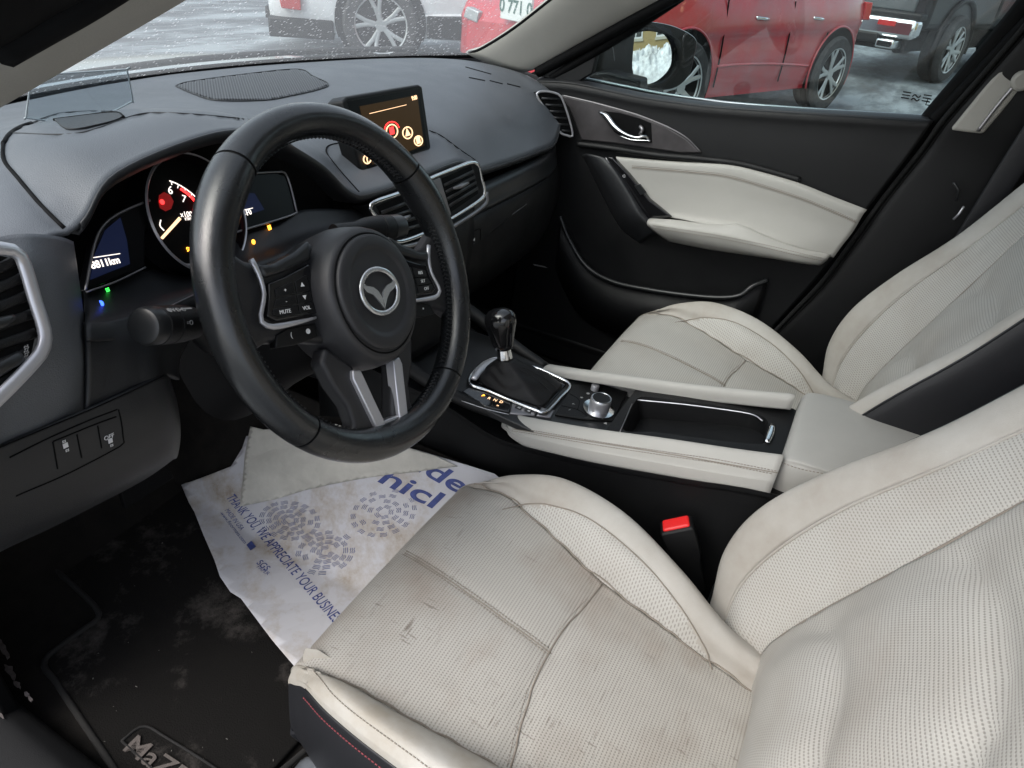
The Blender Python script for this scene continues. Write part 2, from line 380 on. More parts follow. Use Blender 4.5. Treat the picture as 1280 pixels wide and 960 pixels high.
def box(name, lo, hi, m, parent=None, bevel=.002, label=None):
    (a,b,c),(d,e,f) = lo, hi
    vs = [(a,b,c),(d,b,c),(d,e,c),(a,e,c),(a,b,f),(d,b,f),(d,e,f),(a,e,f)]
    o = add(name, vs, [(3,2,1,0),(4,5,6,7),(0,1,5,4),(1,2,6,5),(2,3,7,6),(3,0,4,7)], m, parent, label=label, auto=40)
    if bevel: bev(o, bevel)
    return o
def multi(name, items, m, parent=None, label=None, smooth=True):
    """several (verts, faces) pieces as one part"""
    vs = []; fs = []
    for v, f in items:
        k = len(vs); vs += list(v); fs += [[i+k for i in q] for q in f]
    return add(name, vs, fs, m, parent, smooth=smooth, label=label, auto=35)
# ================================================================ steering wheel
WC = V((-0.36436217,-0.00206007,0.66466629)); WR = V((0.96858385,-0.07786847,-0.23618176)); WU = V((0.24691211,0.41438643,0.87596706)); WA = V((0.0296603,-0.90676369,0.42059467))
def W(x, y, h=0): return WC+WR*x+WU*y+WA*h
sw = thing('steering_wheel', 'black leather three-spoke steering wheel with round airbag cover in front of the gauges', 'steering wheel', WC)
def rimgeo(a0, a1, n, closed=False, grow=0, RR=.1705):
    vs = []; seg = 24
    for i in range(n):
        a = a0+(a1-a0)*i/(n if closed else n-1); dg = (math.degrees(a)) % 360
        # fuller grips near ten and two, flatter towards the bottom
        g = max(math.exp(-((dg-35)/14)**2), math.exp(-((dg-145)/14)**2)); b3 = math.exp(-((dg-270)/26)**2); r1 = .0163+.0010*g+.0012*b3+grow; r2 = .0198+.0030*g+grow
        for k in range(seg):
            b = 2*math.pi*k/seg; cr_ = RR+r1*math.cos(b); h = r2*math.sin(b)-.003
            if math.cos(b) < 0: cr_ -= (.0035*g+.003*b3)*abs(math.cos(b))
            vs.append(W(cr_*math.cos(a), cr_*math.sin(a), h))
    return vs, seg
def rimpart(name, d0, d1, m, n=70, grow=0, lab=None):
    vs, seg = rimgeo(rad(d0), rad(d1), n, grow=grow); f = gridfaces(n, seg, True)+[list(range(seg))[::-1], [(n-1)*seg+k for k in range(seg)]]
    return add(name, vs, f, m, sw, label=lab, auto=50)
S0, S1, S2, S3 = 47, 136, 229, 314
G_ = .45
rimpart('rim', S0+G_, S1-G_, 'wheel', lab='smooth top arc of the rim')
rimpart('rim', S1+G_, S2-G_, 'wheel', lab='left side of the rim with worn shiny leather')
rimpart('rim', S2+G_, S3-G_, 'wheel', lab='bottom arc of the rim')
rimpart('rim', S3+G_, S0+360-G_, 'wheel', 110, lab='right side of the rim with laced inner seam')
vs, seg = rimgeo(0, 2*math.pi, 160, True, -.0009); add('rim_core', vs, gridfaces(161, seg, True)[:0]+[(i*seg+k, i*seg+(k+1) % seg, ((i+1) % 160)*seg+(k+1) % seg, ((i+1) % 160)*seg+k) for i in range(160) for k in range(seg)], 'dark', sw)
# laced thread on the inside of the rim
items = []
for d0, d1 in ((S3+3, S0+360-6), (S0+2, S1-2), (S1+4, S2-3), (S2+2, 252), (288, S3-2)):
    n = int((d1-d0)/1.9)
    for i in range(n):
        a = rad(d0+(d1-d0)*i/n); b = rad(d0+(d1-d0)*(i+.62)/n)
        for sgn in (1, -1):
            p = [W((.1705-.0174)*math.cos(q), (.1705-.0174)*math.sin(q), hh) for q, hh in ((a, -.0005+.0042*sgn), ((a+b)/2, -.001), (b, -.0015-.0002*sgn))]
            items.append(tubegeo(cr(p, 4), .00085, 5))
multi('lacing_thread', items, 'satin', sw)
# hub: airbag housing (egg-shaped, deep) and cover
def ringgeo(prof, n=72, cx=0, cy=-.008, egg=.16):
    vs = []
    for r_, h in prof:
        for k in range(n):
            a = 2*math.pi*k/n; e = 1+egg*max(0, -math.sin(a))**2+.05*abs(math.cos(a))**4*0
            vs.append(W(cx+r_*e*math.cos(a)*(1-.03*max(0, -math.sin(a))), cy+r_*e*math.sin(a), h))
    return vs, gridfaces(len(prof), n, True)+[list(range(n)), [(len(prof)-1)*n+k for k in range(n)][::-1]]
v, f = ringgeo([(.050,.0225),(.0600,.0225),(.0625,.0215),(.0650,.0185),(.0680,.010),(.0705,-.004),(.0715,-.018),(.069,-.040),(.060,-.062)]); add('airbag_housing', v, f, 'wheel2', sw, auto=60)
v, f = ringgeo([(.0575,.0215),(.0575,.0252),(.0565,.0268),(.054,.0276),(.047,.0282),(.044,.0276),(.0425,.0262),(.040,.0256),(.02,.0262),(.002,.0264)][::-1], egg=.10); add('airbag_cover', v, f, 'wheel3', sw, auto=60)
v, f = ringgeo([(.0582,.0230),(.0594,.0236),(.0598,.0226)], egg=.13); add('cover_joint', v, f[:-2], 'dark', sw)
# emblem: oval ring with spread wings
def oval(rx, ry, n=48, cx=-.0025, cy=-.010): return [(cx+rx*math.cos(2*math.pi*k/n)*(1+.06*math.sin(4*math.pi*k/n+math.pi/2)*0), cy+ry*math.sin(2*math.pi*k/n)) for k in range(n)]
em = []
Q = np.array([list(W(x, y, .0285)) for x, y in oval(.0275, .0228)]); Q = cr(Q, 90, True); em.append(tubegeo(Q, .0029, 10, True, (WA, .7)))
def wing(sg):
    pts = [(0,-.0072),(.004,.0005),(.010,.0048),(.0175,.0065),(.0225,.0105),(.0228,.0075),(.0185,.0020),(.0110,-.0010),(.0055,-.0065),(0,-.0145)]
    top = [W(-.0025+sg*x*1.12, -.011+y*1.15, .0300) for x, y in pts]; bot = [p-WA*.003 for p in top]; k = len(top)
    return top+bot, [list(range(k))]+[[i, (i+1) % k, k+(i+1) % k, k+i] for i in range(k)]
em += [wing(1), wing(-1)]
bev(multi('emblem', em, mat('emblem_chrome', (.62,.63,.64), .22, .8), sw), .0006, 2)
text('airbag_lettering', 'SRS AIRBAG', .0042, W(.004, -.066, .0262), WR, WU, 'black', sw)
# side spokes
for s in (-1, 1):
    arm = [W(s*x, y, -.006) for x, y in ((.045,.050),(.075,.038),(.105,.030),(.130,.036),(.1580,.056),(.1625,.030),(.1625,-.030),(.1600,-.056),(.146,-.046),(.128,-.040),(.095,-.044),(.045,-.055))]
    prism('spoke', arm, .022, 'wheel2', sw, WA, .006, seg=4)
    hood = [W(s*x, y, 0) for x, y in ((.058,.050),(.080,.039),(.108,.030),(.124,.030),(.122,.018),(.100,.021),(.062,.031))]
    prism('spoke_cover', hood, .016, 'satin', sw, WA, .004, top=.004)
    pod = [W(s*x, y, 0) for x, y in ((.064,.027),(.098,.017),(.117,.013),(.120,.000),(.127,-.016),(.118,-.0215),(.066,-.021))]
    pd = prism('button_panel', pod, .012, 'gloss', sw, WA, .0012, top=.0012)
    bt = [((.072,.017),(.087,.012),(.088,.0005),(.072,.002)), ((.072,.0005),(.088,-.001),(.089,-.009),(.072,-.008)), ((.072,-.010),(.089,-.0105),(.090,-.0185),(.072,-.0185)),
          ((.090,.012),(.112,.007),(.113,-.0005),(.0905,.001)), ((.0905,-.001),(.113,-.002),(.118,-.009),(.091,-.009)), ((.091,-.0105),(.119,-.0105),(.121,-.015),(.113,-.0185),(.091,-.0185))]
    gl = ['+', 'II', 'X', 'RES', 'SET', 'OFF'] if s > 0 else ['\u25b2', '\u25bc', 'VOL', '+', '-', 'MUTE']
    for q, g in zip(bt, gl):
        b = prism('button', [W(s*x, y, .0012) for x, y in q], .001, 'black', sw, WA, .0005, top=.0012)
        cx = sum(x for x, y in q)/len(q); cy = sum(y for x, y in q)/len(q)
        text('button_symbol', g, .0052, W(s*cx, cy, .0026), WR, WU, 'white', b)
    tr = [W(s*x, y, .0005) for x, y in ((.130,.036),(.126,.026),(.124,.014),(.125,.002),(.134,-.016),(.132,-.022),(.122,-.0265),(.090,-.0262),(.070,-.025))]
    tube('spoke_trim', tr, [.0030,.0026,.0022,.0022,.0026,.0030,.0026,.0020,.0013], 'silver', sw, flat=(WA, .8), seg=10)
    ph = [W(s*x, y, -.004) for x, y in ((.068,-.030),(.104,-.030),(.117,-.034),(.122,-.046),(.098,-.047),(.068,-.044))]
    b = prism('lower_button', ph, .010, 'black', sw, WA, .0015)
    for k, g in enumerate(('(', '\u25cf') if s < 0 else ('\u25aa', '\u25ab')):
        text('button_symbol', g, .007, W(s*(.101-.021*k), -.037, -.0036), WR, WU, 'white', b)
# V-shaped bottom spoke: leather sheath in two limbs, silver trim, open between
for s in (-1, 1):
    limb = [W(s*x, y, -.004) for x, y in ((.030,-.080),(.062,-.055),(.072,-.070),(.064,-.095),(.050,-.120),(.047,-.140),(.056,-.1575),(.020,-.1600),(.012,-.152),(.0135,-.140),(.025,-.105))]
    prism('lower_spoke', limb, .020, 'wheel2', sw, WA, .005, seg=4)
    tr = [W(s*x, y, 0) for x, y in ((.0260,-.0865),(.0370,-.0845),(.0395,-.093),(.0300,-.135),(.0240,-.1600),(.0120,-.1600),(.0125,-.1460),(.0190,-.118))]
    tr = [p+WR*(.006*max(0, (-(p-WC).dot(WU)-.09)/.07)) for p in tr]
    prism('lower_trim', tr, .012, 'silver', sw, WA, .0016, top=.0012)
base = [W(x, y, -.001) for x, y in ((-.0085,-.1470),(.0205,-.1470),(.0275,-.1655),(-.0135,-.1655))]
prism('lower_trim', base, .012, 'silver', sw, WA, .0016)
plate = [W(x, y, -.004) for x, y in ((-.050,-.1560),(-.030,-.166),(.030,-.166),(.050,-.1560),(.030,-.1500),(-.030,-.1500))]
prism('lower_spoke', plate, .014, 'wheel2', sw, WA, .004)
# column shroud and stalks
sc = thing('steering_column', 'dark plastic steering column cover behind the wheel', 'steering column', WC-WA*.05)
def ringc(h, rx, ry, dy=0, n=28):
    return [W(0, 0, h)+V((0,0,0))+ (V((1,0,0))*(rx*math.copysign(abs(math.cos(t))**.7, math.cos(t))))+(V((1,0,0)).cross(WA)*-1 if False else (WU-WR*0)*0)+ (V((0,.42059,.90676))*(dy+ry*math.copysign(abs(math.sin(t))**.7, math.sin(t)))) for t in [2*math.pi*k/n for k in range(n)]]
rings = [ringc(-.040,.050,.045,-.008), ringc(-.052,.062,.058,-.012), ringc(-.075,.068,.064,-.016), ringc(-.12,.070,.066,-.024), ringc(-.19,.080,.075,-.035), ringc(-.24,.085,.08,-.05)]
A = np.array([[list(p) for p in r] for r in rings]); n = 28
add('column_cover', A.reshape(-1, 3), gridfaces(len(rings), n, True)+[list(range(n))], 'dark', sc, auto=60)
tube('cover_joint', [W(0,0,0)+V((1,0,0))*(-.0705)+WA*h+V((0,.42059,.90676))*(-.02) for h in (-.06,-.10,-.16)], .0012, 'dark', sc)
# ================================================================ stalks
tl = thing('turn_signal_stalk', 'black lighting stalk with ribbed end cap left of the steering wheel', 'stalk', P(262, 425, 'y', .10))
a = P(180, 408, 'y', .055); b = P(258, 402, 'y', .075); ax = (b-a).normalized(); Lg = (b-a).length
lathe('end_cap', [(.0005,-.002),(.012,-.0025),(.0150,-.001),(.0165,.003),(.0168,.012)], a, ax, 'satin', tl, seg=40)
lathe('knob', [(.0162,.012),(.0172,.0135),(.0172,.026),(.0166,.027),(.0166,.0285),(.0172,.0295),(.0170,.045),(.0150,.062),(.010,.072),(.008,.078)], a, ax, 'black', tl, seg=40)
tube('arm', [a+ax*.052, a+ax*.075+V((0,.01,-.006)), P(268, 430, 'y', .09), P(300, 440, 'y', .14)], [.013,.012,.011,.013], 'black', tl, seg=14)
cv = ax.cross(V((0,-.5,.86))).normalized()
for dt, s, dy in ((.018,'\u25cf',.004),(.030,'A\u00b7D\u00b7O',.006),(.042,'\u25ac\u25ac',0)):
    up = V((.1,-.45,.88)); up = (up-ax*up.dot(ax)).normalized()
    text('stalk_symbol', s, .0065, a+ax*dt+up*.0174, ax, up.cross(ax)*-1, 'grey', tl)
side = (CC-a); side = (side-ax*side.dot(ax)).normalized(); sy = side.cross(ax)
text('stalk_symbol', '=O', .006, a+ax*.036+side*.0175, ax, sy, 'grey', tl)
wl = thing('wiper_stalk', 'black wiper stalk between steering hub and centre vents', 'stalk', P(450, 290, 'y', .09))
a = P(500, 284, 'y', .075); b = P(452, 288, 'y', .085); ax = (b-a).normalized()
lathe('end_cap', [(.0005,-.002),(.010,-.0025),(.0155,0),(.0165,.004),(.0165,.020)], a, ax, 'satin', wl, seg=32)
lathe('knob', [(.0158,.020),(.0168,.022),(.0168,.036),(.0160,.037),(.0160,.039),(.0168,.040),(.015,.06),(.011,.075),(.010,.11)], a, ax, 'black', wl, seg=32)
# ================================================================ centre console
cc = thing('center_console', 'centre console with cream knee pads, gear selector and padded armrest between the seats', 'console', (0,-.25,0))
# body: side walls and nose
def CZ(y): return float(np.interp(y, [-.75,-.46,-.2,-.05,.1,.25], [.44,.43,.365,.345,.375,.41]))
rows = []
for y in (.30,.15,.05,-.05,-.15,-.25,-.35,-.46,-.6,-.75):
    w = float(np.interp(y, [-.75,-.46,-.1,.05,.30], [.105,.105,.105,.10,.13])); z = CZ(y)-.035
    rows.append([V((-w-.020, y, .0)), V((-w-.014, y, .08)), V((-w-.006, y, z*.6)), V((-w, y, z-.01)), V((-w+.006, y, z)), V((0, y, z)), V((w-.006, y, z)), V((w, y, z-.01)), V((w+.006, y, z*.6)), V((w+.020, y, .08)), V((w+.035, y, .0))])
sheet('console_body', surf(rows, 4), 'black', cc, .003, auto=50)
# top deck (front, shifter) and rear bay
def deck(px, m, name, z=None, depth=.02, bevel=.0015, top=0, par=None, pl=None):
    P0, n = pl; return prism(name, [PL(x, y, P0, n) for x, y in px], depth, m, par or cc, n, bevel, top)
n1 = V((0,-.075,1)).normalized(); D0 = V((0,-.05,.352))           # deck plane rises gently forward
deckpl = (D0, n1)
top = [V((-.098,.06,0)),V((-.100,-.05,0)),V((-.100,-.22,0)),V((.090,-.22,0)),V((.090,-.04,0)),V((.100,.06,0)),V((.085,.16,0)),V((-.085,.16,0))]
def ond(p, pl=deckpl, off=0):
    P0, n = pl; z = P0.z-((p[0]-P0.x)*n.x+(p[1]-P0.y)*n.y)/n.z; return V((p[0], p[1], z))+n*off
prism('deck', [ond(p) for p in top], .012, 'satin', cc, n1, .002)
# gear gate: chrome frame, black floor
fr = [(586,478),(600,456),(622,447),(640,449),(668,459),(690,468),(712,481),(700,497),(682,515),(668,512),(640,501),(612,489)]
frp = [PL(x, y, D0+n1*.006, n1) for x, y in fr]
frc = [frp[0], frp[1], frp[2]+(frp[3]-frp[2])*.2, frp[4], frp[5], frp[6], frp[7], frp[8], frp[9], frp[10], frp[11]]
gate = [PL(x, y, D0, n1) for x, y in ((590,476),(603,458),(622,450),(668,461),(708,481),(680,512),(640,500),(612,488))]
prism('gate_floor', gate, .01, 'gloss', cc, n1, .001, top=.003)
tube('gate_frame', frc, .0030, 'chrome', cc, closed=True, flat=(n1, .8), seg=10)
tube('gate_frame', [PL(x, y, D0+n1*.009, n1) for x, y in ((592,474),(600,462),(611,453),(622,449))], [.0055,.0085,.0085,.005], 'silver', cc, flat=(n1, .45), seg=12)
# lever boot
gl = thing('gear_lever', 'upright black gear lever with chrome collar and leather boot on the console', 'gear lever', ond((.0,-.02,0)))
kb = P(631, 446, 'y', -.010); kt = P(623, 388, 'y', .010)
axk = (kt-kb).normalized()
bb = [PL(x, y, D0+n1*.004, n1) for x, y in ((598,473),(606,462),(622,454),(645,456),(672,464),(702,480),(692,494),(678,508),(655,503),(632,496),(612,486),(602,480))]
r0 = [list(p) for p in cr(bb, 48, True)]
cx = kb-axk*.004
def ring_at(cn, axv, r_, n=48, sx=1, start=0):
    xd = (V(bb[0])-cn); xd = (xd-axv*xd.dot(axv)).normalized(); yd = axv.cross(xd)
    # keep the same winding as r0
    v0 = V(r0[12])-cn; sg = 1 if v0.dot(yd) > 0 else -1
    return [list(cn+xd*(r_*math.cos(2*math.pi*k/n))+yd*(sg*r_*math.sin(2*math.pi*k/n))) for k in range(n)]
rt = ring_at(cx, axk, .0125); rows = []
for i, t in enumerate(np.linspace(0, 1, 15)):
    e = t**1.15; row = []
    for k in range(48):
        p = np.array(r0[k])*(1-e)+np.array(rt[k])*e; p[2] += .003*math.sin(math.pi*t)
        ww = .0018*math.sin(t*16+math.sin(k*.52)*1.8)*math.sin(math.pi*t); q = p-np.array(list(cx)); q[2] = 0; q /= np.linalg.norm(q)+1e-6
        row.append(p+q*ww)
    rows.append(row)
MT['bootl'] = mat('boot_leather', (.010,.010,.011), .55, bump=(500,.5,'leather'), spec=.35)
sheet('boot', np.array(rows), MT['bootl'], gl, .0015, closed=True)
T_ = bvh(bpy.data.objects['boot'])
for pp in ([(650,462),(668,472),(684,486),(690,492)], [(652,459),(672,468),(690,480),(697,488)]):
    q = drape(T_, pp, .0006)
    if len(q) > 3: stitches('boot_stitching', q, gl, 'threadk', .004, .0026, .0007)
lathe('collar', [(.0115,-.004),(.0130,-.002),(.0128,.004),(.0118,.010),(.0112,.016),(.0125,.0175)], kb, axk, 'chrome', gl, seg=36)
kn = [(.0125,.016),(.0146,.0175),(.0172,.026),(.0196,.038),(.0222,.051),(.0246,.063),(.0256,.072),(.0254,.080),(.0230,.087),(.0180,.0930),(.0110,.0965),(.001,.0978)]
vs = []; xd = V((0,1,0)); xd = (xd-axk*xd.dot(axk)).normalized(); yd = axk.cross(xd)
kL = (kt-kb).length/.094
for r_, h in kn:
    for k in range(40):
        a = 2*math.pi*k/40; e = .006*max(0, (h-.05)/.05)
        vs.append(kb+axk*(h*kL)+xd*(math.cos(a)*r_*1.05-e*.5)+yd*math.sin(a)*r_*.9)
add('knob', vs, gridfaces(len(kn), 40, True)+[[(len(kn)-1)*40+k for k in range(40)]], 'gloss', gl)
Tk = bvh(bpy.data.objects['knob'])
def inlay(name, poly, T, par, m, off=.0006, th=.0008):
    """thin plate that follows a built surface inside a traced outline"""
    xs = [p[0] for p in poly]; ys = [p[1] for p in poly]; stp = max(.35, (max(xs)-min(xs))/110)
    nx = int((max(xs)-min(xs))/stp)+2; ny = int((max(ys)-min(ys))/stp)+2; idx = {}; vs = []; fs = []
    def vt(i, j):
        if (i, j) not in idx:
            x = min(xs)+i*stp; y = min(ys)+j*stp; d = ray(x, y).normalized(); h = T.ray_cast(CC, d)
            if h[0] is None: idx[i, j] = None
            else:
                nn = h[1] if h[1].dot(d) < 0 else -h[1]; idx[i, j] = len(vs); vs.append(h[0]+nn*off)
        return idx[i, j]
    for i in range(nx-1):
        for j in range(ny-1):
            if inpoly(min(xs)+(i+.5)*stp, min(ys)+(j+.5)*stp, poly):
                q = [vt(i, j), vt(i, j+1), vt(i+1, j+1), vt(i+1, j)]
                if None not in q: fs.append(q)
    if not fs: return None
    o = add(name, vs, fs, m, par)
    s = o.modifiers.new('solid', 'SOLIDIFY'); s.thickness = th; s.offset = 1
    return o
inlay('knob_cap', [(609,400),(613,396),(622,396),(630,399),(631,404),(622,405),(612,404)], Tk, gl, 'silver')
# gear display, seat-heater switches
sh = deck([(577,491),(590,484),(610,489),(640,501),(636,517),(607,510)], 'gloss', 'gear_display', pl=deckpl, depth=.01, top=.0035)
O = PL(598, 499, D0+n1*.0042, n1)
for k, ch in enumerate('PRND'):
    x = 604+7.5*k; text('gear_letter', ch, .0085, PL(x, 494.5+2.3*k+(1 if k else -0), D0+n1*.0042, n1), (0,-1,0), (1,0,0), 'amber' if k == 0 else 'amberw', sh)
text('gear_letter', 'M', .0045, PL(622, 507, D0+n1*.0042, n1), (0,-1,0), (1,0,0), 'amberw', sh)
tube('display_edge', [PL(x, y, D0+n1*.0046, n1) for x, y in ((577,501),(607,511),(636,518))], .0006, 'silver', cc)
for k, (x, y) in enumerate(((649,509.5),(661,513.5))):
    q = [PL(x+dx, y+dy, D0, n1) for dx, dy in ((-6,2),(-2,-5),(6,-2.5),(2,5))]
    b = prism('seat_heater_switch', q, .006, 'satin', cc, n1, .0008, top=.0045)
    text('switch_symbol', '\u2248', .009, PL(x, y, D0+n1*.0049, n1), (0,-1,0), (1,0,0), 'white', b)
deck([(640,503),(645,501),(672,510),(668,521),(637,518)], 'silverd', 'switch_surround', pl=deckpl, depth=.005, top=.0028)
deck([(676,511),(693,514),(688,524),(670,521)], 'silverd', 'blank_plate', pl=deckpl, depth=.005, top=.0030)
# command knob
cp = deck([(693,520),(714,484),(738,478),(784,492),(766,528),(728,526)], 'black', 'control_panel', pl=deckpl, depth=.006, top=.004)
kc = PL(748, 512, D0+n1*.004, n1)
lathe('control_dial', [(.0250,.000),(.0265,.0012),(.0260,.0030),(.0225,.0034)], kc, n1, 'chrome', cc, seg=48)
kd = lathe('control_dial', [(.0172,.002),(.0172,.0200),(.0168,.0222),(.0160,.0232),(.0146,.0232)], kc, n1, 'silver', cc, seg=48)
lathe('dial_top', [(.0001,.0236),(.0100,.0234),(.0146,.0238)][::-1], kc, n1, 'black', kd, seg=40, cap=False)
tube('dial_ring', [kc+n1*.0236+V((math.cos(t), math.sin(t), 0))*.0156 for t in np.linspace(0, 2*math.pi, 33)[:-1]], .0009, 'chrome', kd, closed=True, n=48)
vk = PL(743, 487, D0+n1*.004, n1)
lathe('volume_knob', [(.0068,0),(.0068,.009),(.0062,.0102),(.0010,.0100)], vk, n1, 'silver', cc, seg=32)
for x, y, ch in ((727,497,'\u2605'),(717,505,'\u2190'),(712,512,'\u266a'),(735,492,'\u25cf'),(757,529,'\u25b2')):
    text('panel_symbol', ch, .007, PL(x, y, D0+n1*.0045, n1), (0,-1,0), (1,0,0), 'grey', cp)
tube('panel_groove', [PL(x, y, D0+n1*.0042, n1) for x, y in ((702,507),(722,512),(734,520))], .0005, 'dark', cp)
tube('panel_groove', [PL(x, y, D0+n1*.0042, n1) for x, y in ((712,492),(724,500),(722,512))], .0005, 'dark', cp)
# open storage bay with chrome rail, set in a deck that climbs towards the armrest
bP = V((0,-.2,.372)); bn = V((0,.19,1)).normalized()
def BY(x, y, o=0): return PL(x, y, bP+bn*o, bn)
inn_ = [BY(x, y) for x, y in ((778,537),(794,503),(806,497),(850,502),(905,509),(940,516),(956,524),(960,531),(956,545),(950,556),(880,549),(820,541))]
def ondb(x, y): return V((x, y, bP.z-.19*(y+.2)))
out_ = []
ci = sum(inn_, V((0,0,0)))/len(inn_)
IN = [V(p) for p in cr(inn_, 72, True)]
x0_, x1_, y0_, y1_ = -.085, .088, -.460, -.213
for p in IN:
    d = p-ci; t = min([((x1_ if d.x > 0 else x0_)-ci.x)/d.x if abs(d.x) > 1e-6 else 9, ((y1_ if d.y > 0 else y0_)-ci.y)/d.y if abs(d.y) > 1e-6 else 9]); q = ci+d*max(t, 1.0); out_.append(ondb(q.x, q.y))
ins = [p-bn*.004+(ci-p)*.02 for p in IN]; bot = [p-bn*.065+(ci-p)*.06 for p in IN]; rim = [p*.985+q*.015+bn*.0015 for p, q in zip(IN, out_)]
Ar = np.array([[list(p) for p in r] for r in (out_, rim, IN, ins, bot)])
add('storage_bay', Ar.reshape(-1, 3), [q[::-1] for q in gridfaces(5, 72, True)]+[[4*72+k for k in range(72)]], 'black', cc, auto=50)
tube('bay_rail', [BY(x, y, .002) for x, y in ((797,500),(850,505),(905,512),(940,518),(953,526))], .0011, 'silver', cc)
tube('bay_rail', [BY(x, y, .002) for x, y in ((790,505),(775,540))], .0009, 'silverd', cc, n=6)
tube('bay_latch', [BY(x, y, .004) for x, y in ((966,531),(964,541),(959,553))], [.0045,.0055,.004], 'chrome', cc, flat=(V((0,0,1)), .5))
box('bay_divider', (ci.x-.03, ci.y-.10, .315), (ci.x+.05, ci.y-.04, .33), 'satin', cc, .003)
# surrounds left and right of the deck at the rear
# cream knee pads
def pad(name, tp, bt, parent, sgn, lbl):
    """tp/bt: ridge and lower edge; inner edge follows the ridge"""
    rows = []
    for (x, y, z), (x2, y2, z2) in zip(tp, bt):
        k = max(0, min(1, (-y-.05)/.25))*.7
        rows.append([V((x-sgn*.022, y, z-.006)), V((x-sgn*.020, y, z+.002+.012*k)), V((x-sgn*.013, y, z+.005+.012*k)), V((x-sgn*.001, y, z+.003*k)), V((x+sgn*.006, y, z-.012)), V(((x+sgn*.007)*.5+x2*.5, (y+y2)/2, (z+z2)/2)), V((x2, y2, z2)), V((x2-sgn*.006, y2, z2-.006))])
    A = surf(rows, 6)
    return sheet(name, A, 'creamt', parent, .003, label=lbl), A
Lp = [(-.083,-.050,.338),(-.090,-.058,.342),(-.095,-.072,.345),(-.097,-.12,.354),(-.098,-.20,.370),(-.098,-.30,.393),(-.098,-.40,.418),(-.098,-.458,.434)]
Lb = [(-.090,-.052,.334),(-.100,-.062,.329),(-.104,-.076,.322),(-.106,-.12,.318),(-.107,-.20,.336),(-.107,-.30,.361),(-.107,-.40,.384),(-.107,-.458,.396)]
o, A1 = pad('knee_pad', Lp, Lb, cc, -1, 'cream pad on the driver side edge')
T = bvh(o)
for dy in (0, 4.5):
    q = drape(T, [(640,534+dy),(660,537+dy),(700,544+dy),(760,554+dy),(840,566+dy),(900,575+dy),(972,589+dy)], .0004)
    if len(q) > 4: stitches('pad_stitching', q, cc, 'thread', .0042, .0028, .00055)
q = drape(T, [(640,536),(700,546),(840,568),(972,591)], .0001)
if len(q) > 4: tube('pad_seam', q, .0007, 'thread', cc)
Rp = [(-x*.86+.010, y, z) for x, y, z in Lp]; Rb = [(-x*.86+.014, y, z) for x, y, z in Lb]
pad('knee_pad', [(.076,-.045,.346)]+[(.086 if y > -.3 else .092, y+.01, z+.008*(y > -.3)) for x, y, z in Lp[1:]], [(.082,-.045,.338)]+[(.097, y+.01, z) for x, y, z in Lb[1:]], cc, 1, 'cream pad on the passenger side edge')
# dark runners continuing forward from the pads
tube('deck_rail', [V((.081,-.040,.347)), V((.088,.02,.362)), V((.096,.09,.385)), V((.10,.16,.41))], [.010,.011,.012,.012], 'black', cc, seg=12)
tube('deck_rail', [V((-.088,-.045,.345)), V((-.096,.02,.352)), V((-.105,.09,.372)), V((-.11,.16,.40))], [.010,.011,.012,.012], 'black', cc, seg=12)
# armrest lid
rows = []
for y, w, z, cz in ((-.456,.094,.425,.432),(-.459,.098,.438,.444),(-.472,.101,.446,.452),(-.52,.103,.450,.457),(-.60,.103,.452,.460),(-.68,.102,.452,.460),(-.76,.098,.448,.456),(-.775,.093,.43,.44)):
    c0 = .013
    rows.append([V((c0-w-.002,y,.385)), V((c0-w-.001,y,.405)), V((c0-w,y,z-.022)), V((c0-w+.004,y,z-.006)), V((c0-w+.016,y,z+.001)), V((c0,y,cz)), V((c0+w-.016,y,z+.001)), V((c0+w-.004,y,z-.006)), V((c0+w,y,z-.022)), V((c0+w+.001,y,.405))])
al = sheet('armrest_lid', surf(rows, 6), 'creamt', cc, .004)
T = bvh(al)
q = drape(T, [(977,578),(1000,586),(1040,594)], .0003)
if len(q) > 3: stitches('lid_stitching', q, cc, 'thread', .0042, .0028, .00055)
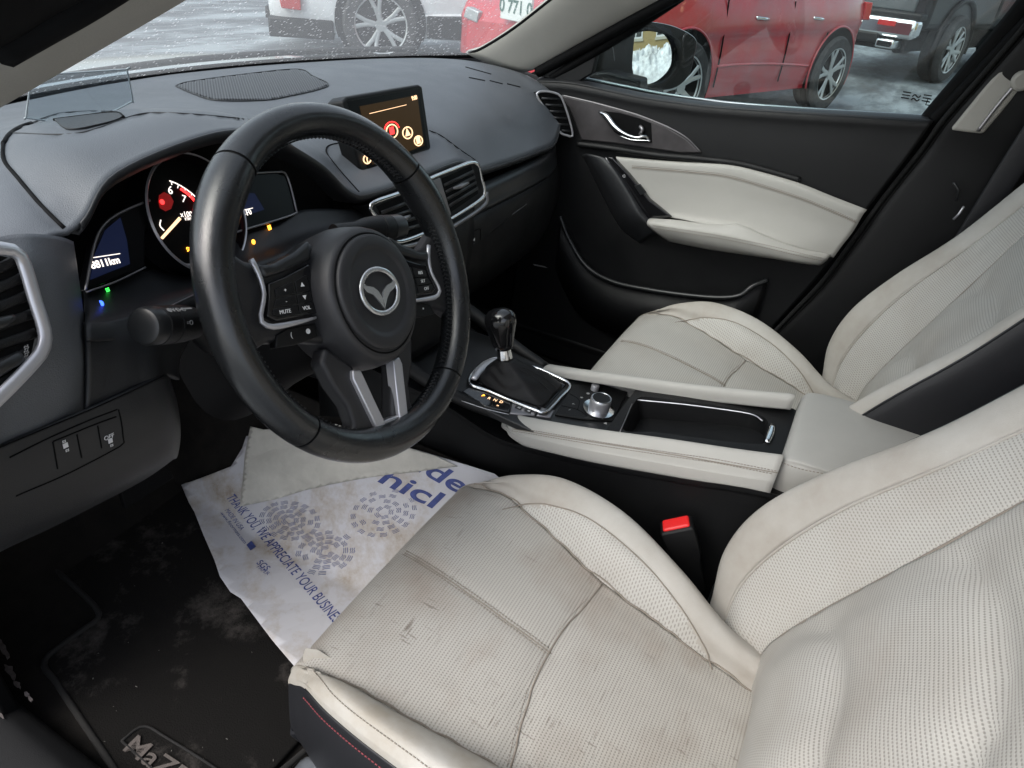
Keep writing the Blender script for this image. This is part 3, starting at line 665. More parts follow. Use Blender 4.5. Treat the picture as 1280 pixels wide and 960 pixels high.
# ================================================================ seats (built once, the second is a copy)
SX = -.389
def seat_cushion():
    st = [ # y, zc, hw, bx, bz, ox, oz
     (-.052,.150,.150,.158,.146,.164,.143),(-.036,.215,.160,.168,.209,.174,.204),(-.040,.268,.169,.175,.262,.180,.250),(-.058,.296,.174,.180,.290,.186,.272),(-.086,.308,.176,.186,.312,.196,.284),
     (-.13,.314,.170,.194,.338,.214,.296),(-.20,.309,.148,.200,.358,.224,.304),(-.295,.294,.118,.186,.354,.210,.300),(-.39,.273,.108,.156,.326,.180,.286),(-.47,.250,.106,.132,.285,.156,.262),(-.55,.235,.10,.125,.262,.150,.245)]
    rows = []
    for y, zc, hw, bx, bz, ox, oz in st:
        half = [(0,zc+.004),(.33*hw,zc+.004),(.68*hw,zc+.002),(hw,zc-.001 if y > -.1 else zc+.004),(hw+(bx-hw)*.45,zc+(bz-zc)*.62+.004),(bx,bz),(bx+(ox-bx)*.75,bz+(oz-bz)*.38),(ox,oz),(ox+.008,oz-.05 if oz > .2 else oz-.02),(ox+.004,.150 if oz > .2 else oz-.04)]
        hl = float(np.interp(-y, [.086,.13,.20,.295,.39,.47,.55], [.176,.172,.168,.156,.142,.130,.12])) if y < -.08 else hw
        bl_ = float(np.interp(-y, [.086,.13,.20,.295,.39,.47,.55], [.186,.196,.205,.206,.185,.165,.15])) if y < -.08 else bx; ol = float(np.interp(-y, [.086,.13,.20,.295,.39,.47,.55], [.196,.210,.222,.226,.205,.185,.17])) if y < -.08 else ox
        zl = float(np.interp(-y, [.086,.13,.20,.295,.39,.47,.55], [.300,.314,.326,.328,.306,.275,.25])) if y < -.08 else oz; bzl = max(zl+.008, min(bz, zl+.022)) if y < -.08 else bz
        lf = [(.33*hl,zc+.004),(.68*hl,zc+.002),(hl,half[3][1]),(hl+(bl_-hl)*.45,zc+(bzl-zc)*.62+.004),(bl_,bzl),(bl_+(ol-bl_)*.75,bzl+(zl-bzl)*.38),(ol,zl),(ol+.006,zl-.06 if zl > .2 else zl-.02),(ol+.003,.150 if zl > .2 else zl-.04)]
        rows.append([V((SX-x,y,z)) for x, z in lf[::-1]]+[V((SX+x,y,z)) for x, z in half])
    return surf(rows, 9)
def seat_back():
    rows = []; b = V((0,-.425,.905)); nrm = V((0,.905,.425)); B0 = V((SX,-.480,.24))
    # s along the back, half widths and bolster push
    st = [(-.06,.10,.140,.152,.162,.0,.02,.02,-.02),(0,.125,.170,.195,.205,.026,.050,.032,-.01),(.06,.140,.190,.226,.242,.050,.084,.060,.0),(.14,.142,.200,.238,.256,.058,.096,.070,.0),(.24,.142,.205,.244,.262,.052,.080,.058,0),(.36,.142,.205,.245,.263,.031,.048,.032,0),
          (.50,.142,.204,.246,.263,.012,.028,.014,0),(.62,.138,.192,.230,.246,.002,.008,-.004,-.012),(.68,.122,.165,.198,.212,-.004,-.004,-.014,-.028),(.72,.095,.125,.150,.162,-.018,-.022,-.034,-.050),(.735,.06,.08,.10,.11,-.045,-.050,-.060,-.075)]
    for s, x1, x2, x3, x4, o2, o3, o4, o5 in st:
        base = B0+b*s; lum = .012*math.exp(-((s-.17)/.10)**2)+float(np.interp(s, [-.06,0,.08], [-.045,-.030,0])); end = (-.0 if s < .68 else -.012)+float(np.interp(s, [-.06,0,.08], [-.035,-.022,0]))
        half = [(0,lum+end),(x1*.5,lum+end+.001),(x1,end),(x1+(x2-x1)*.5,o2*.42),(x2,o2),(x2+(x3-x2)*.5,o2+(o3-o2)*.72),(x3,o3),(x4-.004,o4+.008),(x4+.003,o4-.018),(x4+.006,-.045),(x4-.008,-.165)]
        rows.append([base-V((x,0,0))+nrm*o for x, o in half[::-1]]+[base+V((x,0,0))+nrm*o for x, o in half[1:]])
    return surf(rows, 9)
ds = thing('car_seat', 'worn cream perforated leather driver seat nearest the camera, with creases and a torn front corner', 'car seat', (SX,-.30,0), 'front seats')
A = seat_cushion(); per = 9
# seams traced on the cushion
tmp = sheet('tmp', A, 'cream', None, 0); T = bvh(tmp); bpy.data.objects.remove(tmp)
def dr(px, n=None): return drape(T, px, 0, n)
sT = dr([(755,728),(735,752),(700,793),(672,845),(655,895),(645,935),(640,959)])           # cross seam
sC = dr([(470,680),(485,682),(520,698),(580,737),(640,780),(690,815)])                      # centre tuck
sF = dr([(560,612),(535,640),(505,662),(480,678)])                                                # front fold
def mirx(q): return [V((2*SX-p.x, p.y, p.z)) for p in q]
rs = [V(A[i, 15*per]) for i in range(0, A.shape[0], 3)]
arc = dr([(628,636),(650,630),(690,632),(740,650),(800,698),(850,758),(878,806),(892,835)])
cols = A.shape[1]-1; hc = 9*per
cr_seam = [V(A[i, 12*per]) for i in range(4*per-4, A.shape[0], 3)]; cl_seam = [V(A[i, 6*per]) for i in range(4*per-4, A.shape[0], 3)]
# the cross seam meets both side seams; complete it on the far side by symmetry about its middle
sT2 = sorted(sT, key=lambda p: -p.x); left = [V((2*SX-p.x, p.y, p.z)) for p in sT2 if p.x > SX]
sTall = sT2+[p for p in left[::-1] if p.x < sT2[-1].x-.01]
A = groove(A, [cr_seam, cl_seam], .006, .007, (0,0,1))
A = groove(A, [sTall], .0055, .009, (0,0,1))
A = groove(A, [sC], .0022, .006, (0,0,1))
A = groove(A, [arc], .0030, .006, (0,0,1))
for k in range(14):   # slack folds in the leather
    x = SX+random.uniform(-.13,.13); y = random.uniform(-.10,-.30); a = random.uniform(-.5,.5); l = random.uniform(.02,.05)
    q = [V((x-l*math.cos(a), y-l*math.sin(a), .31)), V((x, y+.004, .31)), V((x+l*math.cos(a), y+l*math.sin(a), .31))]
    A = groove(A, [q], .0012, .004, (0,0,1))
UVA = np.stack([A[..., 0]-SX, A[..., 1]-np.clip(.30-A[..., 2], 0, 1)*-.9*(A[..., 1] > -.08)], -1)
cc0, cc1 = 6*per, 12*per
yT = {}
def cross_y(x):
    xs = [p.x for p in sTall][::-1]; ys = [p.y for p in sTall][::-1]; return float(np.interp(x, xs, ys))
sub = lambda a, b: (A[:, a*per:b*per+1], UVA[:, a*per:b*per+1].reshape(-1, 2))
a_, u_ = sub(6, 12)
sheet('cushion_panel', a_, 'perfw', ds, .004, u_, label='perforated middle of the cushion with scuffs along the rows')
def arcx(y, q):
    q = sorted(q, key=lambda p: p.y); return float(np.interp(y, [p.y for p in q], [p.x for p in q]))
ya, yb = arc[0].y, min(p.y for p in arc)
for a, b, sg in ((12,16,1),(2,6,-1)):
    a_, u_ = sub(a, b); q = arc if sg > 0 else mirx(arc)
    ins = lambda c, q=q, sg=sg: sg > 0 and yb-.02 < c[1] < ya and sg*c[0] < sg*arcx(c[1], q)
    sheet('bolster_insert', a_, 'perf', ds, 0, u_, mask=ins)
    sheet('cushion_bolster', a_, 'cream' if sg > 0 else 'creamworn', ds, 0, u_, mask=lambda c, ins=ins: not ins(c))
for a, b in ((0,2),(16,18)):
    a_, u_ = sub(a, b); sheet('cushion_side', a_, 'blackl', ds, .004, u_)
T = bvh(*[o for o in ds.children])
def lay(name, pts, m, r, off=.0004, par=ds, st=None):
    out = []
    if len(pts) < 3: print('SKIP lay', name, len(pts)); return None
    for p in cr(pts, max(8, int(sum((V(pts[i+1])-V(pts[i])).length for i in range(len(pts)-1))/.004))):
        h = T.find_nearest(V(p)); 
        if h[0] is None: continue
        n_ = h[1] if h[1].z > 0 or abs(h[1].z) < .1 and h[1].x*(p[0]-SX) > 0 else -h[1]
        out.append(h[0]+n_*off)
    if len(out) > 8:
        o_ = np.array([list(p) for p in out])
        for _ in range(4): o_[1:-1] = (o_[:-2]+o_[1:-1]*2+o_[2:])/4
        out = [V(p) for p in o_]
    return stitches(name, out, par, m, *st) if st else tube(name, out, r, m, par)
lay('seam', cr_seam, 'thread', .0011); lay('seam', cl_seam, 'thread', .0011); lay('seam', sTall, 'thread', .0010)
lay('seam', arc, 'thread', .0009)
def shift(q, dx, dy): return [p+V((dx, dy, 0)) for p in q]
lay('stitching', shift(sC, .0035, 0), 'thread', 0, .0005, st=(.0042,.0028,.0007)); lay('stitching', shift(sC, -.0035, 0), 'thread', 0, .0005, st=(.0042,.0028,.0007))
lay('seam', sC, 'thread', .0008, .0001); lay('crease', sF, 'thread', .0004, .0001)
lay('stitching', shift(sT[4:], .0, .004), 'thread', 0, .0004, st=(.0042,.0026,.0004))
osL = [V(A[i, 2*per]) for i in range(4*per, A.shape[0]-per, 3)]; osR = [V(A[i, 16*per]) for i in range(4*per, A.shape[0]-per, 3)]
tube('side_seam', osL, .0016, 'blackl', ds); tube('side_seam', osR, .0016, 'blackl', ds)
tube('side_piping', [p+V((.0045,0,.006)) for p in osL], .0021, 'cream', ds)
stitches('side_stitching', [p+V((-.0045,0,-.009)) for p in osL], ds, 'threadr', .0045, .003, .0007)
lay('stitching', [p+V((.014,0,.014)) for p in osL], 'thread', 0, .0005, st=(.0045,.003,.0006))
# lower plastic side covers
for sg in (-1, 1):
    rows = [[V((SX+sg*x, y, z)) for y, z in ((-.045,.10+dz*.2),(-.07,.13+dz),(-.15,.16+dz),(-.30,.18+dz),(-.45,.18+dz),(-.58,.17+dz))] for x, dz in ((.185,.0),(.215,-.012),(.222,-.05),(.215,-.10))]
    sheet('side_cover', surf(rows, 6), 'dash', ds, .004, flip=sg > 0)
box('seat_base', (SX-.17,-.56,.04), (SX+.17,-.10,.15), 'dark', ds, .01)
for sg in (-1, 1): box('seat_rail', (SX+sg*.18-.02,-.62,.0), (SX+sg*.18+.02,-.04,.045), 'satin', ds, .004)
# backrest
Bk = seat_back()
tmp = sheet('tmp', Bk, 'cream', None, 0); T = bvh(tmp); bpy.data.objects.remove(tmp)
c1 = dr([(1018,757),(1032,790),(1038,830),(1034,870),(1022,915),(1006,958)]); c2 = dr([(1187,673),(1212,708),(1232,750),(1242,795),(1238,850),(1224,900),(1206,934)])
bx0, bx1 = 8*per, 12*per
bl = [V(Bk[i, 8*per]) for i in range(0, Bk.shape[0], 3)]; br = [V(Bk[i, 12*per]) for i in range(0, Bk.shape[0], 3)]
pl_ = [V(Bk[i, 6*per]) for i in range(4, Bk.shape[0], 3)]; pr_ = [V(Bk[i, 14*per]) for i in range(4, Bk.shape[0], 3)]
Bk = groove(Bk, [bl, br], .006, .008, (0,.9,.4)); Bk = groove(Bk, [pl_, pr_], .003, .005, (0,.9,.4)); 
print('creases', len(c1), len(c2))
def mirb(q): return q+[V((2*SX-p.x-.0, p.y, p.z)) for p in sorted(q, key=lambda p: -p.x) if 2*SX-p.x < min(k.x for k in q)-.01]
c1, c2 = mirb(c1), mirb(c2); Bk0 = Bk.copy()
for c_, d_ in ((c1,1.),(c2,1.)): Bk = groove(Bk, [c_], .015*d_, .022, (0,.9,.4)); Bk = groove(Bk, [c_], .005*d_, .005, (0,.9,.4))
wgt = np.zeros(Bk.shape[1]); k0, k1 = 8*per, 12*per; wgt[k0:k1+1] = np.clip(np.minimum(np.arange(k1-k0+1), np.arange(k1-k0+1)[::-1])/5, 0, 1); Bk = Bk0+(Bk-Bk0)*wgt[None, :, None]
UVB = np.stack([Bk[..., 0]-SX, Bk[..., 2]*.905-Bk[..., 1]*.425], -1)
def subb(a, b): return Bk[:, a*per:b*per+1], UVB[:, a*per:b*per+1].reshape(-1, 2)
a_, u_ = subb(8, 12); sheet('backrest_panel', a_, 'perf', ds, .004, u_, flip=False)
for a, b in ((6,8),(12,14)): a_, u_ = subb(a, b); sheet('backrest_insert', a_, 'perf', ds, .004, u_)
for a, b in ((3,6),(14,17)): a_, u_ = subb(a, b); sheet('backrest_bolster', a_, 'cream', ds, .004, u_)
for a, b in ((0,3),(17,20)): a_, u_ = subb(a, b); sheet('backrest_side', a_, 'blackl', ds, .004, u_)
for q, r_ in ((bl,.0010),(br,.0010)): tube('seam', [p+V((0,-.0055,-.0025)) for p in q], r_+.0008, 'thread', ds)
for q in (pl_, pr_): tube('piping', [p+V((0,-.0018,-.0008)) for p in q], .0018, 'cream', ds)
for k in (3, 17): tube('side_seam', [V(Bk[i, k*per]) for i in range(0, Bk.shape[0], 3)], .0016, 'blackl', ds)
# back shell
rows = [[V((SX+x, p.y-.0+dy, p.z-.02)) for x, dy in ((-w,.005),(-w*.8,-.03),(0,-.045),(w*.8,-.03),(w,.005))] for p, w in [(V((0,-.480-.155-.47*(z-.24), z)), .262 if .32 < z < .8 else .20) for z in (.18,.24,.34,.5,.7,.82,.9)]]
sheet('backrest_shell', surf(rows, 4), 'blackl', ds, .004)
hc_ = V((SX, -.480-.425*.80-.05, .24+.905*.80)); rows = []
for t_, w_, d_ in ((-.085,.07,.02),(-.075,.105,.042),(-.03,.125,.052),(.03,.125,.052),(.07,.105,.042),(.085,.06,.02)):
    rows.append([hc_+V((w_*math.copysign(abs(math.cos(a_))**.5, math.cos(a_)), d_*math.copysign(abs(math.sin(a_))**.7, math.sin(a_))-.42*t_, t_)) for a_ in np.linspace(0, 2*math.pi, 25)[:-1]])
Ah = np.array([[list(p) for p in r] for r in rows]); add('headrest', Ah.reshape(-1, 3), gridfaces(6, 24, True)+[list(range(24))[::-1], [5*24+k for k in range(24)]], 'cream', ds)
for sg in (-1, 1): tube('headrest_post', [hc_+V((sg*.06,.03,-.08)), hc_+V((sg*.06,.07,-.17))], .006, 'chrome', ds, n=3)
def subtree(o): return [o]+[q for c in o.children for q in subtree(c)]
def copy_tree(o, parent=None):
    c = o.copy(); COL.objects.link(c); c.parent = parent; ORG[c.name] = org(o)
    for ch in o.children: copy_tree(ch, c)
    return c
ps = copy_tree(ds); ps.location = ds.location+V((.710,-.035,0)); 
hg = Matrix.Translation(V((.006,-.205,.26))) @ Matrix.Rotation(rad(-4.5), 4, 'X') @ Matrix.Translation(-V((0,-.185,.26)))
ps['label'] = 'cleaner cream leather passenger seat beyond the console, beside the far door'
for o in ps.children:
    if o.data and o.data.materials[0] in (MT['perfw'], MT['creamworn']):
        o.material_slots[0].link = 'OBJECT'; o.material_slots[0].material = MT['perf'] if o.data.materials[0] == MT['perfw'] else MT['cream']
    if 'label' in o: del o['label']
    if o.name.startswith(('backrest','headrest')) or (o.name.startswith(('seam','piping','side_seam')) and max(v.co.z for v in o.data.vertices) > .6): o.matrix_local = hg @ o.matrix_local
# driver-only wear: lifted torn corner and cracks
fl = [P(379,820,'z',.302), P(383,810,'z',.306), P(398,812,'z',.307), P(424,829,'z',.307), P(428,834,'z',.300), P(402,836,'z',.292), P(382,846,'z',.280)]
o = prism('torn_flap', fl, .0012, 'creamworn', ds, (-.6,.2,.75), .0003, top=.0012)
T = bvh(*[o for o in ds.children if o.name.startswith(('cushion_panel','cushion_bolster'))])
MT['crack'] = mat('crack_line', (.24,.19,.15), .8)
for k, l in enumerate(([(380,812),(392,810),(410,818),(430,832)], [(500,822),(505,845),(506,862)], [(503,860),(525,855),(545,850)], [(545,835),(556,860),(565,895)], [(535,873),(555,870),(562,874)], [(600,945),(620,940),(641,934)],
          [(410,803),(425,792),(440,770),(448,755)], [(460,700),(450,720),(438,740)], [(445,892),(460,887),(475,888)], [(468,916),(490,916),(520,922),(545,940)], [(680,760),(700,762),(722,764)], [(590,867),(596,885),(600,903)], [(455,735),(475,745),(490,742)], [(430,770),(447,778),(465,780)],
          [(640,880),(650,877)], [(395,822),(415,828),(432,834)], [(530,800),(536,820),(545,835)], [(678,788),(690,790),(704,790)], [(676,772),(690,775),(706,776)])):
    q = drape(T, l, .0)
    if len(q) > 2 and k < 0: tube('leather_crack', q, [.0001,.00028,.0001], 'crack', ds, seg=5)
# buckles
def buckle(loc, tip, lab):
    t = thing('seat_belt_buckle', lab, 'seat belt buckle', loc, 'seat belt buckles')
    ax = (V(tip)-V(loc)).normalized(); rr = V((.35,-1,0)); rr = (rr-ax*rr.dot(ax)).normalized(); fw = ax.cross(rr)
    def q(w, d, h): return [V(loc)+ax*h+rr*(sx*w)+fw*(sy*d) for sx, sy in ((-1,-1),(1,-1),(1,1),(-1,1))]
    L_ = (V(tip)-V(loc)).length
    vs = q(.012,.010,0)+q(.017,.013,L_*.45)+q(.022,.015,L_*.6)+q(.023,.0155,L_*.97)+q(.021,.014,L_)
    o = add('buckle_body', vs, [[i*4+k, i*4+(k+1) % 4, (i+1)*4+(k+1) % 4, (i+1)*4+k] for i in range(4) for k in range(4)]+[[3,2,1,0],[16,17,18,19]], 'black', t, auto=40); bev(o, .003)
    vs = q(.0185,.0115,L_-.012)+q(.0185,.0115,L_+.0035)
    b = add('release_button', vs, [[k, (k+1) % 4, 4+(k+1) % 4, 4+k] for k in range(4)]+[[3,2,1,0],[4,5,6,7]], 'red', t, auto=40); bev(b, .003)
    return t
b1 = buckle(P(872,735,'x',-.145), P(845,655,'x',-.150), 'black buckle with a bright red button beside the driver cushion')
b2 = copy_tree(b1); b2.location = P(1075,505,'x',.54)+V((0,0,-.03)); b2['label'] = 'dark buckle end tucked between passenger cushion and backrest'
box('buckle_trim', (-.165,-.50,.20), (-.125,-.43,.235), 'satin', ds, .008)
# ================================================================ dashboard
db = thing('dashboard', 'dark grey soft-touch dashboard with gauges, air vents and standing centre display', 'dashboard', (0,.4,0))
def yb(x): return .70-.43*x*x
keys = { # x: six (y,z) from windscreen to lip, then lip turn-under
 -.70:[(.455,.735),(.38,.745),(.28,.752),(.20,.752),(.13,.748),(.080,.735)],
 -.61:[(.50,.735),(.42,.745),(.30,.760),(.20,.764),(.15,.762),(.120,.755)],
 -.56:[(.535,.735),(.45,.745),(.33,.768),(.24,.776),(.18,.772),(.130,.758)],
 -.51:[(.575,.735),(.48,.748),(.37,.772),(.28,.792),(.20,.797),(.142,.787)],
 -.40:[(.62,.735),(.53,.746),(.42,.768),(.31,.794),(.21,.808),(.142,.802)],
 -.32:[(.645,.735),(.55,.744),(.43,.760),(.32,.782),(.22,.796),(.152,.786)],
 -.26:[(.66,.735),(.56,.743),(.44,.752),(.33,.766),(.24,.772),(.178,.756)],
 -.20:[(.675,.735),(.58,.742),(.45,.747),(.34,.750),(.25,.742),(.187,.718)],
 -.15:[(.685,.735),(.59,.742),(.46,.744),(.35,.740),(.25,.722),(.186,.672)],
 -.11:[(.69,.735),(.59,.742),(.47,.742),(.36,.735),(.26,.708),(.176,.664)],
 0:[(.70,.735),(.60,.742),(.47,.742),(.36,.732),(.26,.703),(.174,.664)],
 .12:[(.69,.735),(.59,.742),(.47,.742),(.36,.731),(.26,.700),(.176,.662)],
 .19:[(.68,.735),(.58,.742),(.46,.741),(.36,.729),(.25,.692),(.180,.632)],
 .30:[(.655,.735),(.56,.741),(.45,.739),(.35,.724),(.25,.685),(.182,.622)],
 .45:[(.61,.735),(.53,.739),(.43,.734),(.34,.716),(.255,.675),(.190,.612)],
 .58:[(.555,.733),(.48,.734),(.40,.728),(.33,.712),(.265,.680),(.208,.604)],
 .66:[(.51,.728),(.44,.728),(.37,.722),(.32,.708),(.275,.690),(.235,.640)],
 .70:[(.49,.72),(.43,.72),(.37,.715),(.32,.702),(.285,.685),(.250,.640)]}
rows = []
xs = sorted(keys)
for r_ in range(-1, 6):
    rows.append([V((x, keys[x][0][0]+.05, keys[x][0][1]-.012)) if r_ < 0 else V((x, *keys[x][r_])) for x in xs])
A = surf(rows, (7, 8))
tmp = sheet('tmp', A, 'dash', None, 0); T = bvh(tmp); bpy.data.objects.remove(tmp)
L1 = dr([(15,166),(60,168),(94,167),(120,161),(150,150),(178,142),(206,141),(245,143),(300,148),(335,153)]); L2 = dr([(4,180),(12,168),(25,159),(39,154),(55,147),(78,141),(110,139),(140,139)])
L3 = dr([(4,180),(5,200),(22,222),(50,255),(75,280),(88,292)])
L4 = dr([(408,190),(410,183),(427,178)]); L5 = dr([(536,163),(552,170),(575,187),(594,200)]); L6 = dr([(409,188),(420,207),(440,230),(462,254)])
LL = [q for q in (L1, L2, L3, L5, L6) if len(q) > 3]
A = groove(A, LL, .0035, .005, (0,0,1))
pad_ = sheet('top_pad', A, 'dash', db, .004, flip=True); TP = bvh(pad_)
seam('pad_seam', TP, [(15,166),(60,168),(94,167),(120,161),(150,150),(178,142),(206,141),(245,143),(300,148),(335,153)], db, .0008, 'dash2', 0)
seam('pad_gap', TP, [(4,180),(12,168),(25,159),(39,154)], db, .0022, 'dark', 0)
seam('pad_seam', TP, [(39,154),(55,147),(78,141),(110,139),(140,139)], db, .0008, 'dash2', 0)
seam('pad_gap', TP, [(4,178),(5,200),(22,222),(50,255),(75,280),(90,294)], db, .0018, 'dark', 0)
seam('pad_gap', TP, [(536,163),(552,170),(575,187),(594,200)], db, .0011, 'dark', 0); seam('pad_gap', TP, [(427,178),(411,182),(408,190),(420,207),(440,230),(462,254)], db, .0011, 'dark', 0)
# rolled lip under the hood and over the glove box
lip = A[-1]; lip = lip[lip[:, 0] > -.560]; n = len(lip)
r1 = lip.copy(); r1[:, 2] -= .006; r1[:, 1] += .001
r2 = lip.copy(); r2[:, 2] -= .012; r2[:, 1] += .008
r3 = lip.copy(); r3[:, 2] -= .016; r3[:, 1] += .040
r4 = lip.copy(); r4[:, 2] -= .020; r4[:, 1] += .10
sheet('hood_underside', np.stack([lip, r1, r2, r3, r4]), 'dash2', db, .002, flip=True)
# speaker grille
gm, N, L, B = nmat('speaker_mesh'); tc = N.new('ShaderNodeTexCoord'); mp = N.new('ShaderNodeMapping'); mp.inputs['Rotation'].default_value = (0,0,rad(40)); L.new(tc.outputs['Object'], mp.inputs[0])
wv = N.new('ShaderNodeTexWave'); wv.inputs['Scale'].default_value = 75; L.new(mp.outputs[0], wv.inputs['Vector']); rp = N.new('ShaderNodeMix'); rp.data_type = 'RGBA'; rp.inputs[6].default_value = (.008,.008,.009,1); rp.inputs[7].default_value = (.075,.08,.088,1)
L.new(wv.outputs['Fac'], rp.inputs[0]); L.new(rp.outputs[2], B.inputs['Base Color']); B.inputs['Roughness'].default_value = .5
bp = N.new('ShaderNodeBump'); bp.inputs['Strength'].default_value = .5; bp.inputs['Distance'].default_value = .001; L.new(wv.outputs['Fac'], bp.inputs['Height']); L.new(bp.outputs[0], B.inputs['Normal']); MT['mesh'] = gm
gp = [(220,108),(235,103),(300,94),(371,87),(392,96),(411,106),(396,113),(365,120),(330,126),(270,126),(240,117)]
inlay('speaker_grille', gp, TP, db, 'mesh', .0002, .001)
q = drape(TP, gp+[gp[0]], .0008, 90); tube('grille_edge', q, .0011, 'dash2', db, closed=False)
# demister slots by the far pillar
for a, b in (((582,84),(614,93)),((586,97),(606,101)),((612,101),(628,105)),((634,105),(650,109))):
    seam('demister_slot', TP, [a, ((a[0]+b[0])/2, (a[1]+b[1])/2), b], db, .0016, 'dark', 0)
seam('pad_rear_edge', TP, [(0,126),(60,114),(120,103),(230,90),(320,80),(400,74),(500,71),(585,70)], db, .003, 'dark', .0)
# head-up display flap and combiner
hp = [(69,151),(100,147),(144,143),(153,148),(130,156),(88,163)]
fp_ = drape(TP, hp+[hp[0]], .002, 40)[:-1]
prism('display_flap', fp_, .002, 'dash2', db, (0,-.2,1), .0004)
q = drape(TP, [(68,151),(100,147),(144,142),(155,148)], .001); tube('flap_slot', q, .0015, 'dark', db)
hd = [P(x, y, 'y', yy) for x, y, yy in ((38,95,.31),(42,92,.31),(152,83,.33),(157,86,.33),(170,130,.36),(168,133,.36),(135,138,.37),(75,143,.37),(40,154,.34),(37,150,.34))]
c_ = sum(hd, V((0,0,0)))/len(hd); nn = V((0,0,0))
for i in range(len(hd)): nn += (hd[i]-c_).cross(hd[(i+1) % len(hd)]-c_)
nn.normalize(); hd = [p-nn*(p-c_).dot(nn) for p in hd]
cb = prism('combiner_glass', hd, .003, 'combi', db, -V(CF), 0)
tube('combiner_edge', hd, .0009, mat('glass_edge', (.45,.5,.52), .2), cb, closed=True, n=120)
# instrument cluster: recess, gauge, side displays
bk = []
for yy, rowp in ((.215, [(-.60,.72),(-.57,.745),(-.52,.775),(-.45,.79),(-.36,.79),(-.28,.76),(-.21,.72),(-.15,.67)]), (.222, [(-.60,.67),(-.57,.68),(-.52,.69),(-.45,.70),(-.36,.70),(-.28,.69),(-.21,.67),(-.15,.64)]), (.20, [(-.60,.62),(-.57,.62),(-.52,.62),(-.45,.62),(-.36,.62),(-.28,.62),(-.21,.62),(-.15,.60)])):
    bk.append([V((x, yy, z)) for x, z in rowp])
sheet('cluster_back', surf(bk, 4), 'dark', db, .003)
PG = V((-.40,.175,.70)); NG = V((.14,-.92,.36)).normalized()
def G(x, y, off=0): return PL(x, y, PG+NG*off, NG)
# central rev counter
gc = G(246,268); gx = (V((1,0,0))-NG*NG.x).normalized(); gy = NG.cross(gx)*1
if gy.z < 0: gy = -gy
GR = (G(238,198)-G(238,338)).length/2
cl = lathe('rev_counter', [(GR*1.02,-.030),(GR*1.06,-.004),(GR*1.05,.004),(GR*1.01,.006),(GR*.985,.003),(GR*.96,-.012)], gc, NG, 'glass_black', db, seg=64, cap=False)
lathe('gauge_ring', [(GR*1.005,.0055),(GR*1.03,.0068),(GR*1.05,.0045)], gc, NG, 'silver', cl, seg=64, cap=False)
lathe('gauge_face', [(.0001,-.011),(GR*.97,-.011)], gc, NG, 'dark', cl, seg=48, cap=False)
gf = gc-NG*.0095
def GP(a, r_, off=0): return gf+gx*(math.cos(rad(a))*r_*GR)+gy*(math.sin(rad(a))*r_*GR)+NG*off
# the photographed sector: digits six and seven, red zone, glow, needle
def gt(s, x, y, size, m, rot=-28):
    c, s_ = math.cos(rad(rot)), math.sin(rad(rot)); text('dial_numeral', s, size, PL(x, y, gf, NG), gx*c+gy*s_, -gx*s_+gy*c, m, cl)
q = [PL(x, y, gf, NG) for x, y in ((212,226),(222,230),(232,236),(240,242),(248,250),(256,262))]; tube('dial_arc', q, .0006, 'whitel', cl)
q = [PL(x, y, gf, NG) for x, y in ((226,236),(233,241),(240,247),(246,255),(252,265))]; tube('red_zone', q, .0013, 'redl', cl)
nd = [PL(x, y, gf+NG*.003, NG) for x, y in ((201,297),(204,299),(227,274),(224,271))]; prism('needle', nd, .001, 'amberw', cl, NG, .0002)
gt('6', 213, 238, .012, 'whitel', -25); gt('7', 230, 249, .011, 'whitel', -30); gt('8', 243, 262, .008, 'redl', -30)
for (x, y), (x2, y2) in (((214,227),(215,231)),((223,231),(222,235)),((232,236),(230,240)),((240,243),(237,246)),((248,251),(244,254))): tube('dial_tick', [PL(x, y, gf, NG), PL(x2, y2, gf, NG)], .0005, 'whitel', cl, n=2, seg=5)
gt('x1000', 235, 268, .008, 'whitel', -12); gt('r/min', 237, 273, .006, 'whitel', -12)
text('warning_symbol', '\u25cf', .007, PL(203, 253, gf, NG), gx, gy, 'redl', cl)
MT['glow'] = emis('red_glow', (.7,.02,.02), .10)
prism('red_backlight', [PL(x, y, gf-NG*.0008, NG) for x, y in ((199,244),(205,240),(213,244),(217,252),(214,261),(207,264),(200,260),(198,252))], .0003, 'glow', cl, NG, 0)
text('warning_symbol', '\u2248', .012, PL(236, 311, gf, NG), gx, gy, 'amber', cl)
tube('dial_arc', [PL(x, y, gf, NG) for x, y in ((201,275),(200,282),(205,288))], .0006, 'whitel', cl)
tube('lower_glint', [PL(x, y, gf+NG*.004, NG) for x, y in ((222,325),(232,331),(241,331))], .0016, 'silver', cl)
